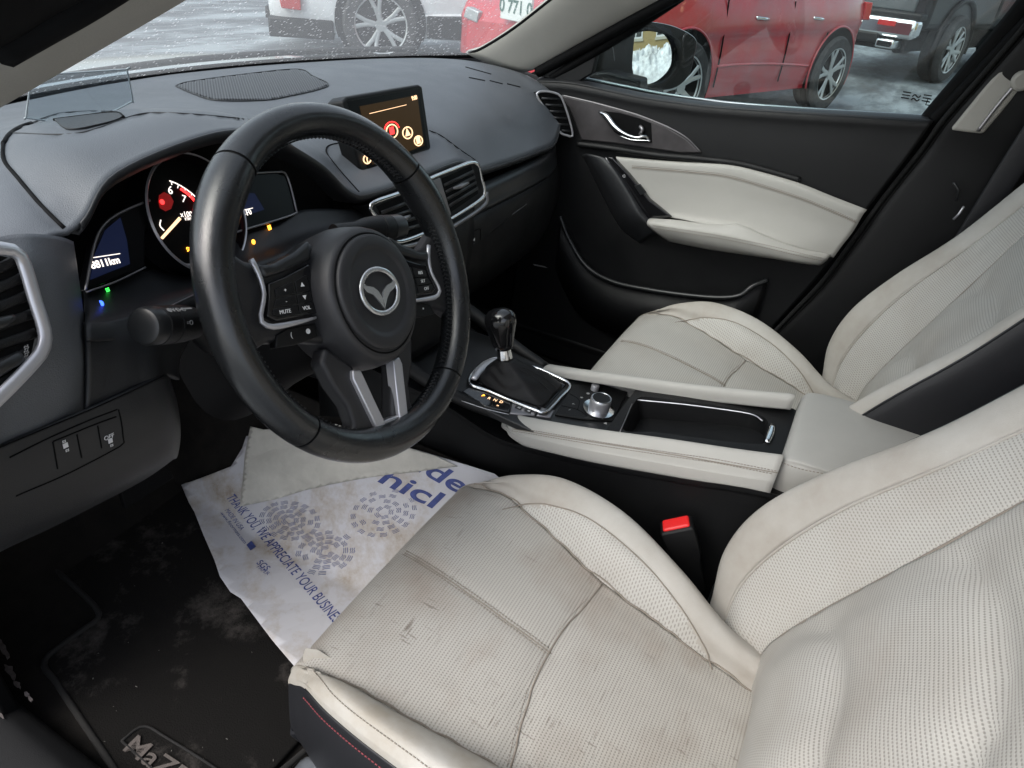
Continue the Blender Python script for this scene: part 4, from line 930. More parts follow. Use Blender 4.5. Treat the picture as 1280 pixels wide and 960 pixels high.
# left and right wing displays
for nm, pg, edge, fill, fm, lab in (('wing_display', [(106,364),(118,305),(130,281),(152,264),(188,249),(182,300),(182,334)], [(107,363),(118,306),(130,281),(152,265),(187,250)], [(112,350),(118,318),(131,288),(150,272),(158,300),(162,330)], 'bluew', 'left wing display with the outside temperature'),
                      ('wing_display', [(300,218),(345,215),(358,219),(370,262),(368,269),(296,291)], [(300,218),(345,215),(358,219),(369,258),(366,268),(296,290)], [(298,270),(300,240),(318,242),(330,262),(318,266)], 'bluew', 'right wing display')):
    w_ = prism(nm, [G(x, y) for x, y in pg], .012, 'glass_black', db, NG, .002, label=lab)
    tube('display_bezel', [G(x, y, .001) for x, y in edge], .0013, 'silverd', w_)
    prism('display_area', [G(x, y) for x, y in fill], .0004, fm, w_, NG, 0, top=.0006)
    if pg[0][0] < 200:
        text('display_reading', '8811km', .0092, G(132, 328.5, .0012), G(150,324)-G(117,331), gy, 'whitel', w_, bold=.0002); tube('display_line', [G(117,322,.0012), G(150,317,.0012)], .0004, 'whitel', w_, n=2)
    else:
        text('display_reading', '-F0', .009, G(310, 266, .0012), gx, gy, 'whitel', w_); tube('display_line', [G(298,264,.0012), G(316,260,.0012)], .0004, 'whitel', w_, n=2); text('display_reading', '\u2022', .008, G(301,251,.0012), gx, gy, 'whitel', w_)
tube('lower_bezel', [G(x, y, .001) for x, y in ((108,365),(145,352),(182,334))], .0010, 'silverd', db)
# recess floor with tell-tales
rows = [[P(104,364,'y',.165), P(145,352,'y',.17), P(182,336,'y',.175), P(240,342,'y',.18), P(300,293,'y',.18), P(345,280,'y',.185), P(380,262,'y',.19), P(452,262,'y',.20)],
        [P(106,384,'y',.125), P(145,376,'y',.135), P(190,362,'y',.14), P(240,352,'y',.15), P(300,322,'y',.15), P(345,306,'y',.16), P(395,285,'y',.17), P(455,272,'y',.185)],
        [P(108,402,'y',.092), P(145,398,'y',.102), P(200,385,'y',.11), P(245,370,'y',.12), P(300,345,'y',.125), P(345,325,'y',.13), P(395,302,'y',.14), P(458,284,'y',.165)],
        [P(110,425,'y',.078), P(145,425,'y',.088), P(200,418,'y',.10), P(245,410,'y',.12), P(300,380,'y',.135), P(345,350,'y',.14), P(395,320,'y',.15), P(462,296,'y',.17)]]
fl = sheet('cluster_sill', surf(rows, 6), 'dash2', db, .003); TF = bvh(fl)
for x, y, m, ch in ((134,364,'greenl','\u2261'),(127,381,'bluel','\u25d7'),(336,286,'amber','\u25a0'),(316,304,'amber','\u25cf')):
    h = TF.ray_cast(CC, ray(x, y).normalized())
    if h[0]: text('telltale', ch, .0075, h[0]+V((0,-.0015,.0015)), gx, V((0,.3,.95)), m, db)
tube('sill_edge', drape(TF, [(210,384),(240,370),(262,360)], .0006), .0008, 'silverd', db)
# left end: air-vent housing
rows = [[P(-60,318,'y',.07), P(0,296,'y',.085), P(40,292,'y',.088), P(75,296,'y',.105), P(92,302,'y',.125)],
        [P(-60,360,'y',.05), P(0,345,'y',.065), P(45,340,'y',.068), P(80,345,'y',.085), P(99,350,'y',.12)],
        [P(-60,430,'y',.04), P(0,420,'y',.055), P(55,412,'y',.058), P(92,412,'y',.075), P(107,410,'y',.115)],
        [P(-60,510,'y',.035), P(0,490,'y',.050), P(55,470,'y',.055), P(95,462,'y',.068), P(112,455,'y',.10)],
        [P(-60,590,'y',.045), P(0,565,'y',.060), P(55,542,'y',.065), P(90,525,'y',.072), P(112,512,'y',.09)]]
hs = sheet('vent_housing', surf(rows, 8), 'dash', db, .004); TH = bvh(hs)
# knee panel between housing and column
rows = [[P(108,402,'y',.092), P(135,400,'y',.098), P(165,392,'y',.105), P(210,382,'y',.115), P(265,372,'y',.15)],
        [P(110,440,'y',.080), P(138,432,'y',.085), P(168,425,'y',.09), P(205,420,'y',.10), P(240,420,'y',.15)],
        [P(110,480,'y',.074), P(140,468,'y',.078), P(170,456,'y',.08), P(202,446,'y',.09), P(225,450,'y',.15)],
        [P(108,516,'y',.070), P(140,500,'y',.071), P(172,484,'y',.074), P(205,470,'y',.080), P(225,475,'y',.14)]]
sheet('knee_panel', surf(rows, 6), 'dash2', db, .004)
rows = [[P(-80,592,'y',.050), P(0,558,'y',.055), P(60,532,'y',.06), P(120,507,'y',.064), P(175,482,'y',.070), P(205,469,'y',.078), P(212,470,'y',.11)],
        [P(-80,640,'y',.044), P(0,600,'y',.050), P(60,570,'y',.054), P(120,545,'y',.058), P(180,520,'y',.064), P(214,505,'y',.074), P(222,505,'y',.11)],
        [P(-80,690,'y',.046), P(0,645,'y',.052), P(60,618,'y',.056), P(120,592,'y',.060), P(180,562,'y',.066), P(217,540,'y',.076), P(226,540,'y',.11)],
        [P(-80,725,'y',.060), P(0,684,'y',.066), P(60,655,'y',.070), P(120,625,'y',.074), P(180,592,'y',.080), P(214,572,'y',.088), P(222,570,'y',.12)],
        [P(-80,735,'y',.12), P(0,690,'y',.12), P(60,662,'y',.12), P(120,632,'y',.12), P(180,600,'y',.13), P(212,578,'y',.14), P(216,574,'y',.16)]]
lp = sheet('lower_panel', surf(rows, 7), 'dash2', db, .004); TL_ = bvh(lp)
for pts in ([(-5,561),(60,534),(120,509),(175,484),(204,470)], [(148,512),(152,530),(154,553),(150,558),(85,592),(20,620)], [(12,572),(60,548),(110,526),(146,512)], [(66,552),(72,586)], [(96,543),(102,572)], [(122,532),(127,560)], [(66,552),(120,530),(145,521)]):
    seam('panel_groove', TL_, pts, db, .0007, 'dark', 0)
T = TL_
for x, y, s in ((81,557,'\u2248'),(137,551,'OFF')):
    h = TL_.ray_cast(CC, ray(x, y).normalized())
    dx_ = (TL_.ray_cast(CC, ray(x+10, y-4.5).normalized())[0]-h[0])
    for k, t_ in enumerate((s, '\u25a0', '\u2248')): text('switch_symbol', t_, .0055, h[0]-h[1]*(.001 if h[1].dot(ray(x,y)) > 0 else -.001)+V((0,0,(.0045-.0045*k))), dx_, V((0,.1,1)), 'white', db)
# left air vent
vn = V((.28,-.92,.30)).normalized(); vP = P(20,400,'y',.034)
def LV(x, y, o=0): return PL(x, y, vP+vn*o, vn)
lv = prism('side_vent', [LV(x, y) for x, y in ((-70,300),(24,322),(34,345),(52,410),(46,440),(-5,500),(-70,540))], .03, 'dark', db, vn, .001, top=-.004, label='left air vent with thick silver frame')
tube('vent_frame', [LV(x, y, .002) for x, y in ((-75,300),(-20,309),(12,312),(24,318),(31,332),(44,375),(56,415),(54,436),(40,455),(0,496),(-40,530),(-75,560))], .0048, 'silver', lv, flat=(vn, .7), seg=12)
for k in range(7):
    y0 = 330+24*k; x1 = min(30+3.6*k, 50) if k < 5 else 46-10*(k-4)
    q = [LV(-70, y0+30, -.004), LV(0, y0+5, -.003), LV(x1, y0-12+ (2 if k else 0), -.003)]
    tube('vent_vane', q, .0036, 'black', lv, flat=(vn, .35), seg=8)
tube('vent_tab', [LV(-20,412,.001), LV(5,402,.002), LV(18,396,.001)], [.003,.004,.002], 'satin', lv, flat=(vn,.6))
tube('vent_wheel', [LV(-8,466,.0), LV(10,455,.001), LV(26,446,0)], .0045, 'satin', lv, flat=(vn,.6))
for k in range(3): text('vent_symbol', '\u2248', .007, LV(33, 434+6*k, .001), LV(40,430)-LV(30,436), V((0,0,1)), 'grey', lv)
# centre vents
cvn = V((0,-.965,.26)).normalized(); cP = V((0,.162,.62))
def CV(x, y, o=0): return PL(x, y, cP+cvn*o, cvn)
cv_ = prism('center_vents', [CV(x, y) for x, y in ((463,256),(500,241),(538,223),(575,208),(592,202),(600,208),(606,240),(600,250),(565,275),(530,295),(499,304),(480,290))], .035, 'black', db, cvn, .002, top=-.002, label='pair of centre air vents in a bright metal frame')
fr_ = [(464,256),(500,241),(538,223),(575,208),(591,203),(599,208),(602,222),(606,240),(600,250),(565,273),(530,292),(500,302),(488,296),(474,275)]
tube('vent_frame', [CV(x, y, .002) for x, y in fr_], .0034, 'chrome', cv_, closed=True, flat=(cvn, .6), seg=10)
tube('vent_frame', [CV(x, y, -.001) for x, y in ((608,240),(606,256),(570,281),(532,301),(500,309),(490,303))], .0040, 'silverd', cv_, flat=(cvn, .7), seg=10)
for op in (((471,258),(508,242),(535,290),(500,298)), ((553,223),(590,207),(599,242),(564,266))):
    o_ = prism('vent_opening', [CV(x, y) for x, y in op], .02, 'dark', cv_, cvn, .001, top=-.0012)
    for k in range(1, 5):
        t = k/5; a = V(op[0]+(0,)).lerp(V(op[3]+(0,)), t); b = V(op[1]+(0,)).lerp(V(op[2]+(0,)), t)
        tube('vent_vane', [CV(a.x, a.y, .0), CV(b.x, b.y, .0)], .0028, 'satin', o_, flat=(cvn, .4), seg=8, n=3)
    a = V(op[0]+(0,)).lerp(V(op[2]+(0,)), .5)
    tube('vent_tab', [CV(a.x-9, a.y+3, .002), CV(a.x+1, a.y, .004), CV(a.x+10, a.y-4, .002)], [.002,.0042,.002], 'silverd', o_, flat=(cvn, .5), seg=10)
prism('vent_divider', [CV(x, y) for x, y in ((538,226),(550,222),(564,268),(556,276))], .01, 'silverd', cv_, cvn, .001, top=.0005)
# centre stack and passenger side fascia
def XZ(x, y, z): return V((x, y, z))
rows = []
for y, z in ((.19,.600),(.178,.590),(.172,.570),(.168,.560),(.172,.552)):
    rows.append([XZ(.16,y,z), XZ(.22,y+.002,z-.002), XZ(.35,y+.006,z-.006), XZ(.50,y+.018,z-.012), XZ(.60,y+.04,z-.014), XZ(.68,y+.075,z-.012)])
sheet('trim_band', surf(rows, 6), 'satin', db, .003)
rows = []
for y, z in ((.182,.556),(.168,.545),(.160,.50),(.165,.44),(.19,.38),(.25,.33),(.34,.32)):
    rows.append([XZ(-.15,y,z), XZ(.0,y-.004,z), XZ(.16,y-.002,z), XZ(.22,y+.002,z-.002), XZ(.35,y+.006,z-.006), XZ(.50,y+.018,z-.012), XZ(.60,y+.04,z-.014), XZ(.70,y+.075,z-.012)])
gb = sheet('lower_fascia', surf(rows, 6), 'black', db, .003); TG = bvh(gb)
seam('glove_box_gap', TG, [(656,256),(642,266),(632,276),(612,292)], db, .0010, 'dark', 0)
seam('glove_box_gap', TG, [(640,268),(658,255)], db, .0008, 'silverd', 0.0005)
seam('glove_box_gap', TG, [(588,292),(600,286),(600,300)], db, .0008, 'dark', 0.0005)
tube('fascia_edge', drape(TG, [(577,316),(584,312),(592,304)], .001), .0008, 'silverd', db)
rows = [[XZ(-.13,.165,.575), XZ(0,.16,.575), XZ(.15,.165,.575)], [XZ(-.125,.15,.53), XZ(0,.145,.53), XZ(.135,.15,.53)], [XZ(-.115,.15,.45), XZ(0,.145,.45), XZ(.12,.15,.45)], [XZ(-.11,.14,.38), XZ(0,.13,.38), XZ(.11,.14,.38)]]
sheet('center_stack', surf(rows, 5), 'black', db, .003)
st_ = bvh(bpy.data.objects['center_stack'], gb)
h = st_.ray_cast(CC, ray(592,300).normalized())
if h[0]: text('fascia_symbol', '\u25c4', .007, h[0]-V((0,.001,0)), (1,0,0), (0,0,1), 'white', db)
# passenger end vent
pv = V((-.62,-.78,.10)).normalized(); pP = P(697,142,'y',.235)
def PV(x, y, o=0): return PL(x, y, pP+pv*o, pv)
p_ = prism('side_vent', [PV(x, y) for x, y in ((671,116),(696,116),(706,132),(715,160),(714,170),(702,168),(690,150))], .03, 'dark', db, pv, .001, top=.001, label='right air vent at the passenger end')
tube('vent_frame', [PV(x, y, .003) for x, y in ((671,117),(696,117),(706,132),(716,168),(708,169),(700,165),(688,146),(671,117))][:-1], .0026, 'silver', p_, closed=True, flat=(pv,.6))
for k in range(6):
    y0 = 122+8*k; tube('vent_vane', [PV(677+5*k, y0+1, .003), PV(701+2.4*k, y0+2, .003)], .0024, 'satin', p_, flat=(pv,.4), n=3)
# standing display
st = rad(13.3); sn = V((0,-math.cos(st),math.sin(st))); sP = V((0,.2238,.7284))
def SC(x, y, o=0): return PL(x, y, sP+sn*o, sn)
ds_ = prism('center_display', [SC(x, y) for x, y in ((428,127),(434,121),(523,105.5),(528,108),(539,184),(536,190),(464,218),(456,217),(450,210))], .030, 'black', db, sn, .003, seg=4, label='standing rectangular display with glowing icons')
prism('display_glass', [SC(x, y) for x, y in ((434,127),(524,111),(534,185),(460,212))], .0006, 'glass_black', ds_, sn, 0, top=.0004)
prism('screen', [SC(x, y) for x, y in ((449,133),(521,119),(530,182),(465,206))], .0006, mat('screen_brown', (.004,.003,.002), .3, spec=.12, emit=(.10,.055,.02), es=.16), ds_, sn, 0, top=.0008)
tube('screen_line', [SC(462,142,.0016), SC(508,131,.0016)], .0004, 'amberw', ds_, n=2)
text('screen_clock', '9:00', .0085, SC(518,122.5,.0016), SC(522,121)-SC(512,123.5), V((0,.2,1)), 'amberw', ds_, bold=.0002)
def icon(x, y, r_, glyph, m, gm_):
    q = [SC(x+r_*math.cos(t), y+r_*1.2*math.sin(t), .0016) for t in np.linspace(0, 2*math.pi, 25)[:-1]]
    tube('icon_ring', q, .0010, m, ds_, closed=True, n=36, seg=6); text('icon_symbol', glyph, .013, SC(x, y, .0016), (1,0,0), (0,.23,.97), gm_, ds_, bold=.0006)
icon(490,164,7,'\u25a0','amberw','redl'); icon(509.5,166,6,'\u25b2','amberw','amberw'); icon(523,176,5,'\u25a0','amberw','amberw'); icon(459,199,4.5,'?','amberw','amberw')
tube('icon_halo', [SC(490+9.5*math.cos(t), 163+11*math.sin(t), .0014) for t in np.linspace(math.pi*1.05, math.pi*1.9, 12)], .0008, 'redl', ds_)
# ================================================================ passenger door
dr_ = thing('passenger_door', 'black passenger door with cream padded panel, armrest and exterior mirror', 'car door', (.72,-.1,.1))
def X(x, y, v): return P(x, y, 'x', v)
# main panel (grid following the sill line)
cols = [(.33,.704),(.29,.709),(.22,.714),(.12,.712),(.04,.710),(-.05,.712),(-.14,.716),(-.33,.733),(-.51,.751),(-.58,.758)]
prof = [(.726,0),(.712,.006),(.690,.0),(.670,-.008),(.645,-.020),(.60,-.034),(.55,-.030),(.50,-.030),(.42,-.020),(.34,-.012),(.26,-.03),(.18,-.045),(.06,-.05)]
rows = []
def yend(z): return float(np.interp(z, [.0,.15,.26,.38,.45,.57,.70,.757,.80,.9,1.0,1.15], [-.27,-.31,-.352,-.405,-.428,-.458,-.50,-.514,-.53,-.568,-.60,-.66]))
for k, (xx, dz) in enumerate([(.743,.000),(.722,.004),(.699,-.002),(.693,-.012),(.694,-.03),(.690,-.08),(.688,-.13),(.688,-.20),(.688,-.30),(.690,-.42),(.68,-.54),(.66,-.66),(.65,-.71)]):
    rows.append([V((xx, .33+(y-.33)*(yend(z+dz)-.33)/(-.58-.33), z+dz)) for y, z in cols])
A = surf(rows, (8, 5))
pn = sheet('door_panel', A[10:], MT['black'], dr_, .004)
sheet('window_ledge', A[:11], 'dash2', dr_, .004)
tube('outer_trim_strip', [V((.752,y,z+.004)) for y, z in cols], .003, 'silver', dr_)
# rear shut line and seals are part of the body side
TD = bvh(pn)
# handle trim
ht = [(700,119),(715,122),(747,129),(795,143),(833,158),(858,173),(877,191),(850,191),(822,187),(768,179),(727,175),(712,135)]
trim_m = mat('dark_bronze_trim', (.085,.078,.080), .38, .4, rvar=.08, var=.25, vscale=14)
o = prism('handle_trim', [X(x, y, .684) for x, y in ht], .012, trim_m, dr_, (-1,0,0), .003, top=.002)
tube('trim_edge', [X(x, y, .681) for x, y in ((703,119),(745,129),(795,143),(833,158),(858,172),(876,190))], .0012, 'silverd', dr_)
bw = prism('handle_recess', [X(x, y, .682) for x, y in ((748,138),(775,141),(800,148),(814,154),(815,178),(795,178),(779,172),(768,165))], .008, 'dark', dr_, (-1,0,0), .001, top=.0015)
tube('door_handle', [X(x, y, xx) for x, y, xx in ((749,140,.680),(758,145,.672),(768,158,.664),(780,167,.660),(795,172,.662),(806,170,.668),(811,174,.678))], [.0030,.0062,.0062,.0050,.0036,.0030,.0030], 'chrome', dr_, seg=12)
tube('handle_lower_lip', [X(x, y, .676) for x, y in ((775,170),(790,175),(813,176))], .0022, 'chrome', dr_)
tube('lock_tab', [X(800,158,.678), X(803,162,.672), X(800,168,.676)], .0042, 'silverd', dr_)
# black ridge under the trim, above the cream field
tube('panel_ridge', [X(x, y, xx) for x, y, xx in ((722,180,.680),(768,186,.678),(822,194,.678),(877,199,.680),(930,206,.683),(1000,225,.686))], .007, 'black', dr_, seg=12)
# cream field (upper)
rows = [[X(x, y, xx) for x, y, xx in r] for r in (
 ((764,195,.680),(810,199,.680),(855,202,.680),(912,205,.680),(950,214,.680),(1000,229,.680),(1040,245,.680),(1084,262,.680)),
 ((768,200,.672),(812,204,.670),(856,208,.669),(908,212,.669),(948,221,.669),(998,237,.669),(1036,253,.670),(1079,268,.674)),
 ((790,228,.672),(825,232,.671),(862,238,.670),(905,245,.670),(942,252,.670),(988,266,.670),(1025,278,.670),(1066,290,.674)),
 ((812,256,.670),(840,262,.668),(870,268,.666),(905,274,.664),(935,278,.663),(980,292,.662),(1015,300,.664),(1052,308,.672)),
 ((838,272,.664),(855,275,.660),(880,280,.656),(905,283,.654),(930,288,.654),(968,302,.656),(1005,312,.660),(1042,322,.671)))]
cf = sheet('cream_panel', surf(rows, 6), 'creamt', dr_, .003); TC = bvh(cf)
for dy in (0, 3.5):
    q = drape(TC, [(790,207+dy),(850,212+dy),(905,218+dy),(950,230+dy),(1000,246+dy),(1040,262+dy),(1070,276+dy)], .0004)
    if len(q) > 4: stitches('panel_stitching', q, dr_, 'thread', .005, .0034, .0006)
q = drape(TC, [(790,209),(850,214),(905,220),(950,232),(1000,248),(1040,264),(1070,278)], .0); tube('panel_seam', q, .0009, 'thread', dr_)
# armrest
rows = [[X(x, y, xx) for x, y, xx in r] for r in (
 ((818,273,.672),(850,277,.668),(880,281,.664),(900,283,.662),(922,282,.662),(960,297,.664),(1000,312,.668),(1038,320,.674)),
 ((812,273,.650),(845,275,.640),(875,279,.634),(900,281,.630),(925,281,.630),(960,296,.634),(1000,310,.645),(1038,318,.664)),
 ((809,277,.636),(840,281,.622),(872,285,.616),(900,290,.612),(930,296,.612),(962,306,.618),(1000,316,.632),(1036,322,.658)),
 ((810,283,.634),(842,288,.618),(874,293,.612),(902,298,.610),(932,304,.610),(964,312,.616),(1000,320,.630),(1034,325,.657)),
 ((822,293,.640),(850,299,.628),(880,305,.622),(908,310,.620),(938,316,.620),(966,321,.624),(1000,327,.634),(1028,330,.658)),
 ((836,302,.654),(860,307,.648),(886,312,.646),(912,316,.646),(940,320,.646),(968,324,.648),(998,329,.652),(1024,332,.662)))]
ar = sheet('armrest', surf(rows, 6), 'creamt', dr_, .003); TA = bvh(ar)
for dy in (-1.5, 2):
    q = drape(TA, [(816,283+dy),(850,288+dy),(900,296+dy),(950,306+dy),(1000,318+dy),(1028,324+dy)], .0004)
    if len(q) > 4: stitches('armrest_stitching', q, dr_, 'thread', .005, .0034, .0006)
# switch wedge
sp = [(760,196),(766,197),(786,218),(812,250),(840,271),(816,275),(808,275),(795,252),(775,220)]
sw_ = prism('switch_panel', [X(x, y, .660) for x, y in sp], .02, 'gloss', dr_, (-1,0,0), .002, top=.002)
tube('switch_panel_edge', [X(x, y, .655) for x, y in ((757,197),(768,214),(782,238),(800,268),(806,276))], .0016, 'silverd', dr_)
prism('window_switch', [X(x, y, .657) for x, y in ((793,232),(800,230),(808,241),(801,244))], .004, 'satin', sw_, (-1,0,0), .001, top=.002)
text('switch_symbol', '\u2302', .010, X(780,220,.656), (0,-1,0), (0,0,1), 'white', sw_)
# grip column forward of the switches
rows = [[X(x, y, xx) for x, y, xx in r] for r in (((727,194,.690),(735,193,.66),(755,197,.655),(768,205,.670)), ((738,215,.690),(748,212,.655),(768,215,.648),(780,225,.66)), ((755,250,.690),(768,245,.650),(788,248,.643),(798,256,.655)), ((775,285,.690),(786,276,.652),(800,272,.640),(812,275,.650)), ((800,305,.690),(810,298,.665),(822,292,.655),(832,296,.660)))]
sheet('pull_grip', surf(rows, 6), 'dash2', dr_, .003)
# map pocket edge and lower flare
q = [X(x, y, xx) for x, y, xx in ((700,270,.68),(712,300,.675),(733,333,.66),(765,352,.645),(810,362,.638),(860,369,.635),(900,372,.635),(925,369,.64),(940,358,.65),(960,350,.668))]
tube('map_pocket', q, .0055, 'satin', dr_, seg=12)
q2 = [p+V((.006,0,-.004)) for p in q]; low = [V((p.x+.0, p.y, p.z-.14)) for p in q2]
sheet('pocket_wall', np.stack([np.array([list(p) for p in cr(q2, 40)]), np.array([list(p) for p in cr(low, 40)])]), 'black', dr_, .003)
gr = [X(x, y, .655) for x, y in ((666,330),(680,333),(684,335),(668,332))]
prism('speaker_badge', gr, .002, 'grey', dr_, (-1,0,0), .0003)
# door sill strip, glass and frame
sill = [V((.735,y,z+.001)) for y, z in cols]
tube('window_seal', [V((.736,y,z+.001)) for y, z in cols], .0035, 'dark', dr_)
# window glass
wy0, wy1 = .30, -.535
gv = [V((.745,.30,.70)), V((.745,-.55,.745)), V((.70,-.62,1.12)), V((.70,-.45,1.18)), V((.70,-.20,1.14)), V((.715,.02,1.02)), V((.73,.20,.87))]
wg = prism('window_glass', gv, .004, 'glass', dr_, (-1,0,.1), 0)
text('glass_marking', '\u2261\u2248\u2261', .030, X(1145,122,.733), (0,-1,0), (0,0,1), 'black', wg); text('glass_marking', 'E', .018, X(1160,128,.733), (0,-1,0), (0,0,1), 'black', wg)
# mirror sail triangle
prism('mirror_sail', [X(x, y, .715) for x, y in ((662,92),(690,100),(722,103),(740,92),(748,60),(790,22),(770,24),(720,62))], .02, 'black', dr_, (-1,0,0), .003)
# exterior mirror
rows = []
mc = P(805, 74, 'x', .97)
mN = V((-.50,-.865,.05)).normalized(); mX = V((0,0,1)).cross(mN)*-1; mX.normalize(); mZ = mN.cross(mX)*-1
if mZ.z < 0: mZ = -mZ
def MP(x, y, o=0): return PL(x, y, mc+mN*o, mN)
out = [(741,100),(736,84),(736,64),(744,52),(765,38),(790,29),(812,27),(840,32),(862,42),(871,52),(868,68),(862,92),(850,106),(835,112),(812,113),(790,112),(765,110)]
inn = [(795,36),(806,34),(828,39),(845,48),(850,56),(847,76),(842,92),(830,102),(815,107),(795,108),(789,100),(790,70),(792,48)]
op = cr([MP(x, y) for x, y in out], 60, True); cen = op.mean(0)
hn = np.array(list(mN))
rings = [op*.985+cen*.015+hn*.002, op, op*.99+cen*.01-hn*.02, op*.93+cen*.07-hn*.06, op*.75+cen*.25-hn*.10, op*.4+cen*.6-hn*.125, op*.05+cen*.95-hn*.13]
mh = sheet('exterior_mirror', np.array(rings), mat('mirror_cap', (.16,.19,.20), .3, coat=.4, rvar=.05), dr_, 0, closed=True)
ip = cr([MP(x, y, .0015) for x, y in inn], 60, True)
fr_ = np.array([op*.985+cen*.015+hn*.002, ip*.5+op*.5+hn*.004, ip+hn*.003, ip-hn*.008])
sheet('mirror_surround', fr_, 'black', mh, 0, closed=True)
gl_ = [V(p)-mN*.004 for p in ip]
gc_ = sum(gl_, V((0,0,0)))/60; gv_ = [gc_]; gf_ = []
for r_ in range(1, 9):
    for p in gl_:
        d_ = (p-gc_)*(r_/8); gv_.append(gc_+d_-mN*(d_.length**2/(2*.9)))
for k in range(60):
    gf_.append((0, 1+k, 1+(k+1) % 60))
    for r_ in range(7): gf_.append((1+r_*60+k, 1+(r_+1)*60+k, 1+(r_+1)*60+(k+1) % 60, 1+r_*60+(k+1) % 60))
mi = add('mirror_glass', gv_, gf_, mat('mirror_silver', (.82,.85,.84), .015, 1), mh)
tube('mirror_crease', [MP(x, y, .004) for x, y in ((762,48),(766,60),(768,76))], .0012, 'silverd', mh)
prism('mirror_foot', [X(x, y, .80) for x, y in ((735,92),(760,90),(800,100),(800,118),(740,112))], .06, 'black', dr_, (-1,0,0), .006)
# ================================================================ body shell around the cabin
MT['rubberd'] = mat('seal_rubber', (.012,.012,.012), .75, spec=.2)
bd = thing('cabin_shell', 'body shell of the car seen from inside: pillars, windscreen, roof and bonnet', 'car body', (0,.2,0))
def pil(name, inner, outer, depth, m):
    a = cr(inner, 24); b = cr(outer, 24); n = []
    for p, q in zip(a, b):
        mid = (p+q)/2; w = V(q)-V(p); t = V(a[-1])-V(a[0]); k = w.cross(t).normalized()
        if k.dot(CC-V(mid)) < 0: k = -k
        n.append([list(V(p)-k*depth*1.3), list(V(p)-k*depth*.25), list(V(p)*.8+V(q)*.2+k*depth*.35), list(V(mid)+k*depth*.5), list(V(p)*.2+V(q)*.8+k*depth*.35), list(V(q)-k*depth*.25), list(V(q)-k*depth*1.3)])
    A = np.array(n); A = np.stack([crp(r, 4) for r in A]); return sheet(name, A, m, bd, .003)
pil('front_pillar_trim', [P(-90,168,'x',-.70), P(0,117,'x',-.665), P(100,57,'x',-.645), P(200,-3,'x',-.625), P(330,-82,'x',-.60), P(470,-170,'x',-.57)], [P(-110,120,'x',-.745), P(0,58,'x',-.735), P(50,30,'x',-.728), P(108,-2,'x',-.722), P(200,-60,'x',-.71), P(330,-140,'x',-.69)], .012, 'pillar')
pil('front_pillar_trim', [P(582,67,'x',.69), P(600,62,'x',.68), P(640,38,'x',.655), P(690,-1,'x',.625), P(760,-60,'x',.59), V((.565,-.22,1.165))], [P(655,92,'x',.715), P(672,86,'x',.712), P(740,48,'x',.70), P(836,-2,'x',.68), P(930,-52,'x',.655), V((.625,-.26,1.155))], .014, 'pillar')
tube('pillar_seal', [P(0,62,'x',-.737)+V((0,0,.0)), P(50,33,'x',-.73), P(110,-2,'x',-.724), P(200,-60,'x',-.71)], .006, 'dark', bd)
oe = [P(-110,120,'x',-.748), P(0,60,'x',-.740), P(50,32,'x',-.733), P(108,0,'x',-.727), P(200,-58,'x',-.715), P(330,-140,'x',-.695)]
sheet('door_opening_seal', surf([[p+V((0,0,0)) for p in oe], [p+V((-.012,-.02,.008)) for p in oe], [p+V((-.03,-.06,.03)) for p in oe], [p+V((-.05,-.14,.06)) for p in oe]], 5), 'dark', bd, .004, label='black door frame and seal at the top left corner')
tube('pillar_edge_seal', [P(586,66,'x',.695), P(602,61,'x',.685), P(642,36,'x',.66), P(692,-3,'x',.63)], .004, 'dark', bd)
tube('pillar_seal', [P(672,90,'x',.716), P(742,52,'x',.704), P(840,-2,'x',.684), P(930,-50,'x',.66)], .013, 'dark', bd)
# windscreen with dried specks
rows = []
for t in np.linspace(0, 1, 7):
    row = []
    for x in np.linspace(-.72+.11*t, .72-.11*t, 13):
        y0 = yb(x)+.035; y = y0*(1-t)+(-.22-.10*x*x)*t; z = .728*(1-t)+1.165*t+.05*math.sin(math.pi*t)*.6; row.append(V((x, y, z)))
    rows.append(row)
sheet('windscreen', surf(rows, 2), 'wind', bd, 0)
tube('windscreen_seal', [V((x, yb(x)+.03, .733)) for x in np.linspace(-.72,.72,25)], .0065, 'dark', bd)
# roof, header and far-side shell
box('roof', (-.60,-1.9,1.185), (.60,-.20,1.21), 'pillar', bd, .01)
tube('roof_rail', [V((.70,.0,1.06)), V((.66,-.25,1.17)), V((.64,-.8,1.20)), V((.64,-1.5,1.17))], .03, 'pillar', bd)
tube('roof_rail', [V((-.68,-.0,1.08)), V((-.65,-.2,1.17)), V((-.64,-.8,1.20)), V((-.64,-1.5,1.17))], .03, 'pillar', bd)
def yend(z): return float(np.interp(z, [.0,.15,.26,.38,.45,.57,.70,.757,.80,.9,1.0,1.15], [-.27,-.31,-.352,-.405,-.428,-.458,-.50,-.514,-.53,-.568,-.60,-.66]))
rows = []
for z in (.02,.12,.25,.38,.50,.60,.70,.76,.84,.92,1.0,1.12):
    ye = yend(z)-.016; xx = float(np.interp(z, [0,.7,1.12], [.69,.708,.655])); rows.append([V((xx+.02, ye, z)), V((xx-.006, ye-.010, z)), V((xx-.012, ye-.04, z)), V((xx-.012, ye-.12, z)), V((xx-.005, ye-.25, z)), V((xx, ye-.45, z))])
bs = sheet('center_pillar', surf(rows, 5), 'black', bd, .004, label='black lower centre pillar behind the far door')
for dx, r_, m in ((0,.0050,'rubberd'),(.010,.0040,'dark')):
    tube('door_seal', [V((float(np.interp(z, [0,.7,1.12], [.69,.708,.655]))-.004+dx*.2, yend(z)-.014-dx, z)) for z in (.05,.2,.3,.4,.5,.6,.7,.76,.84,.92,1.0,1.08)], r_, m, bd)
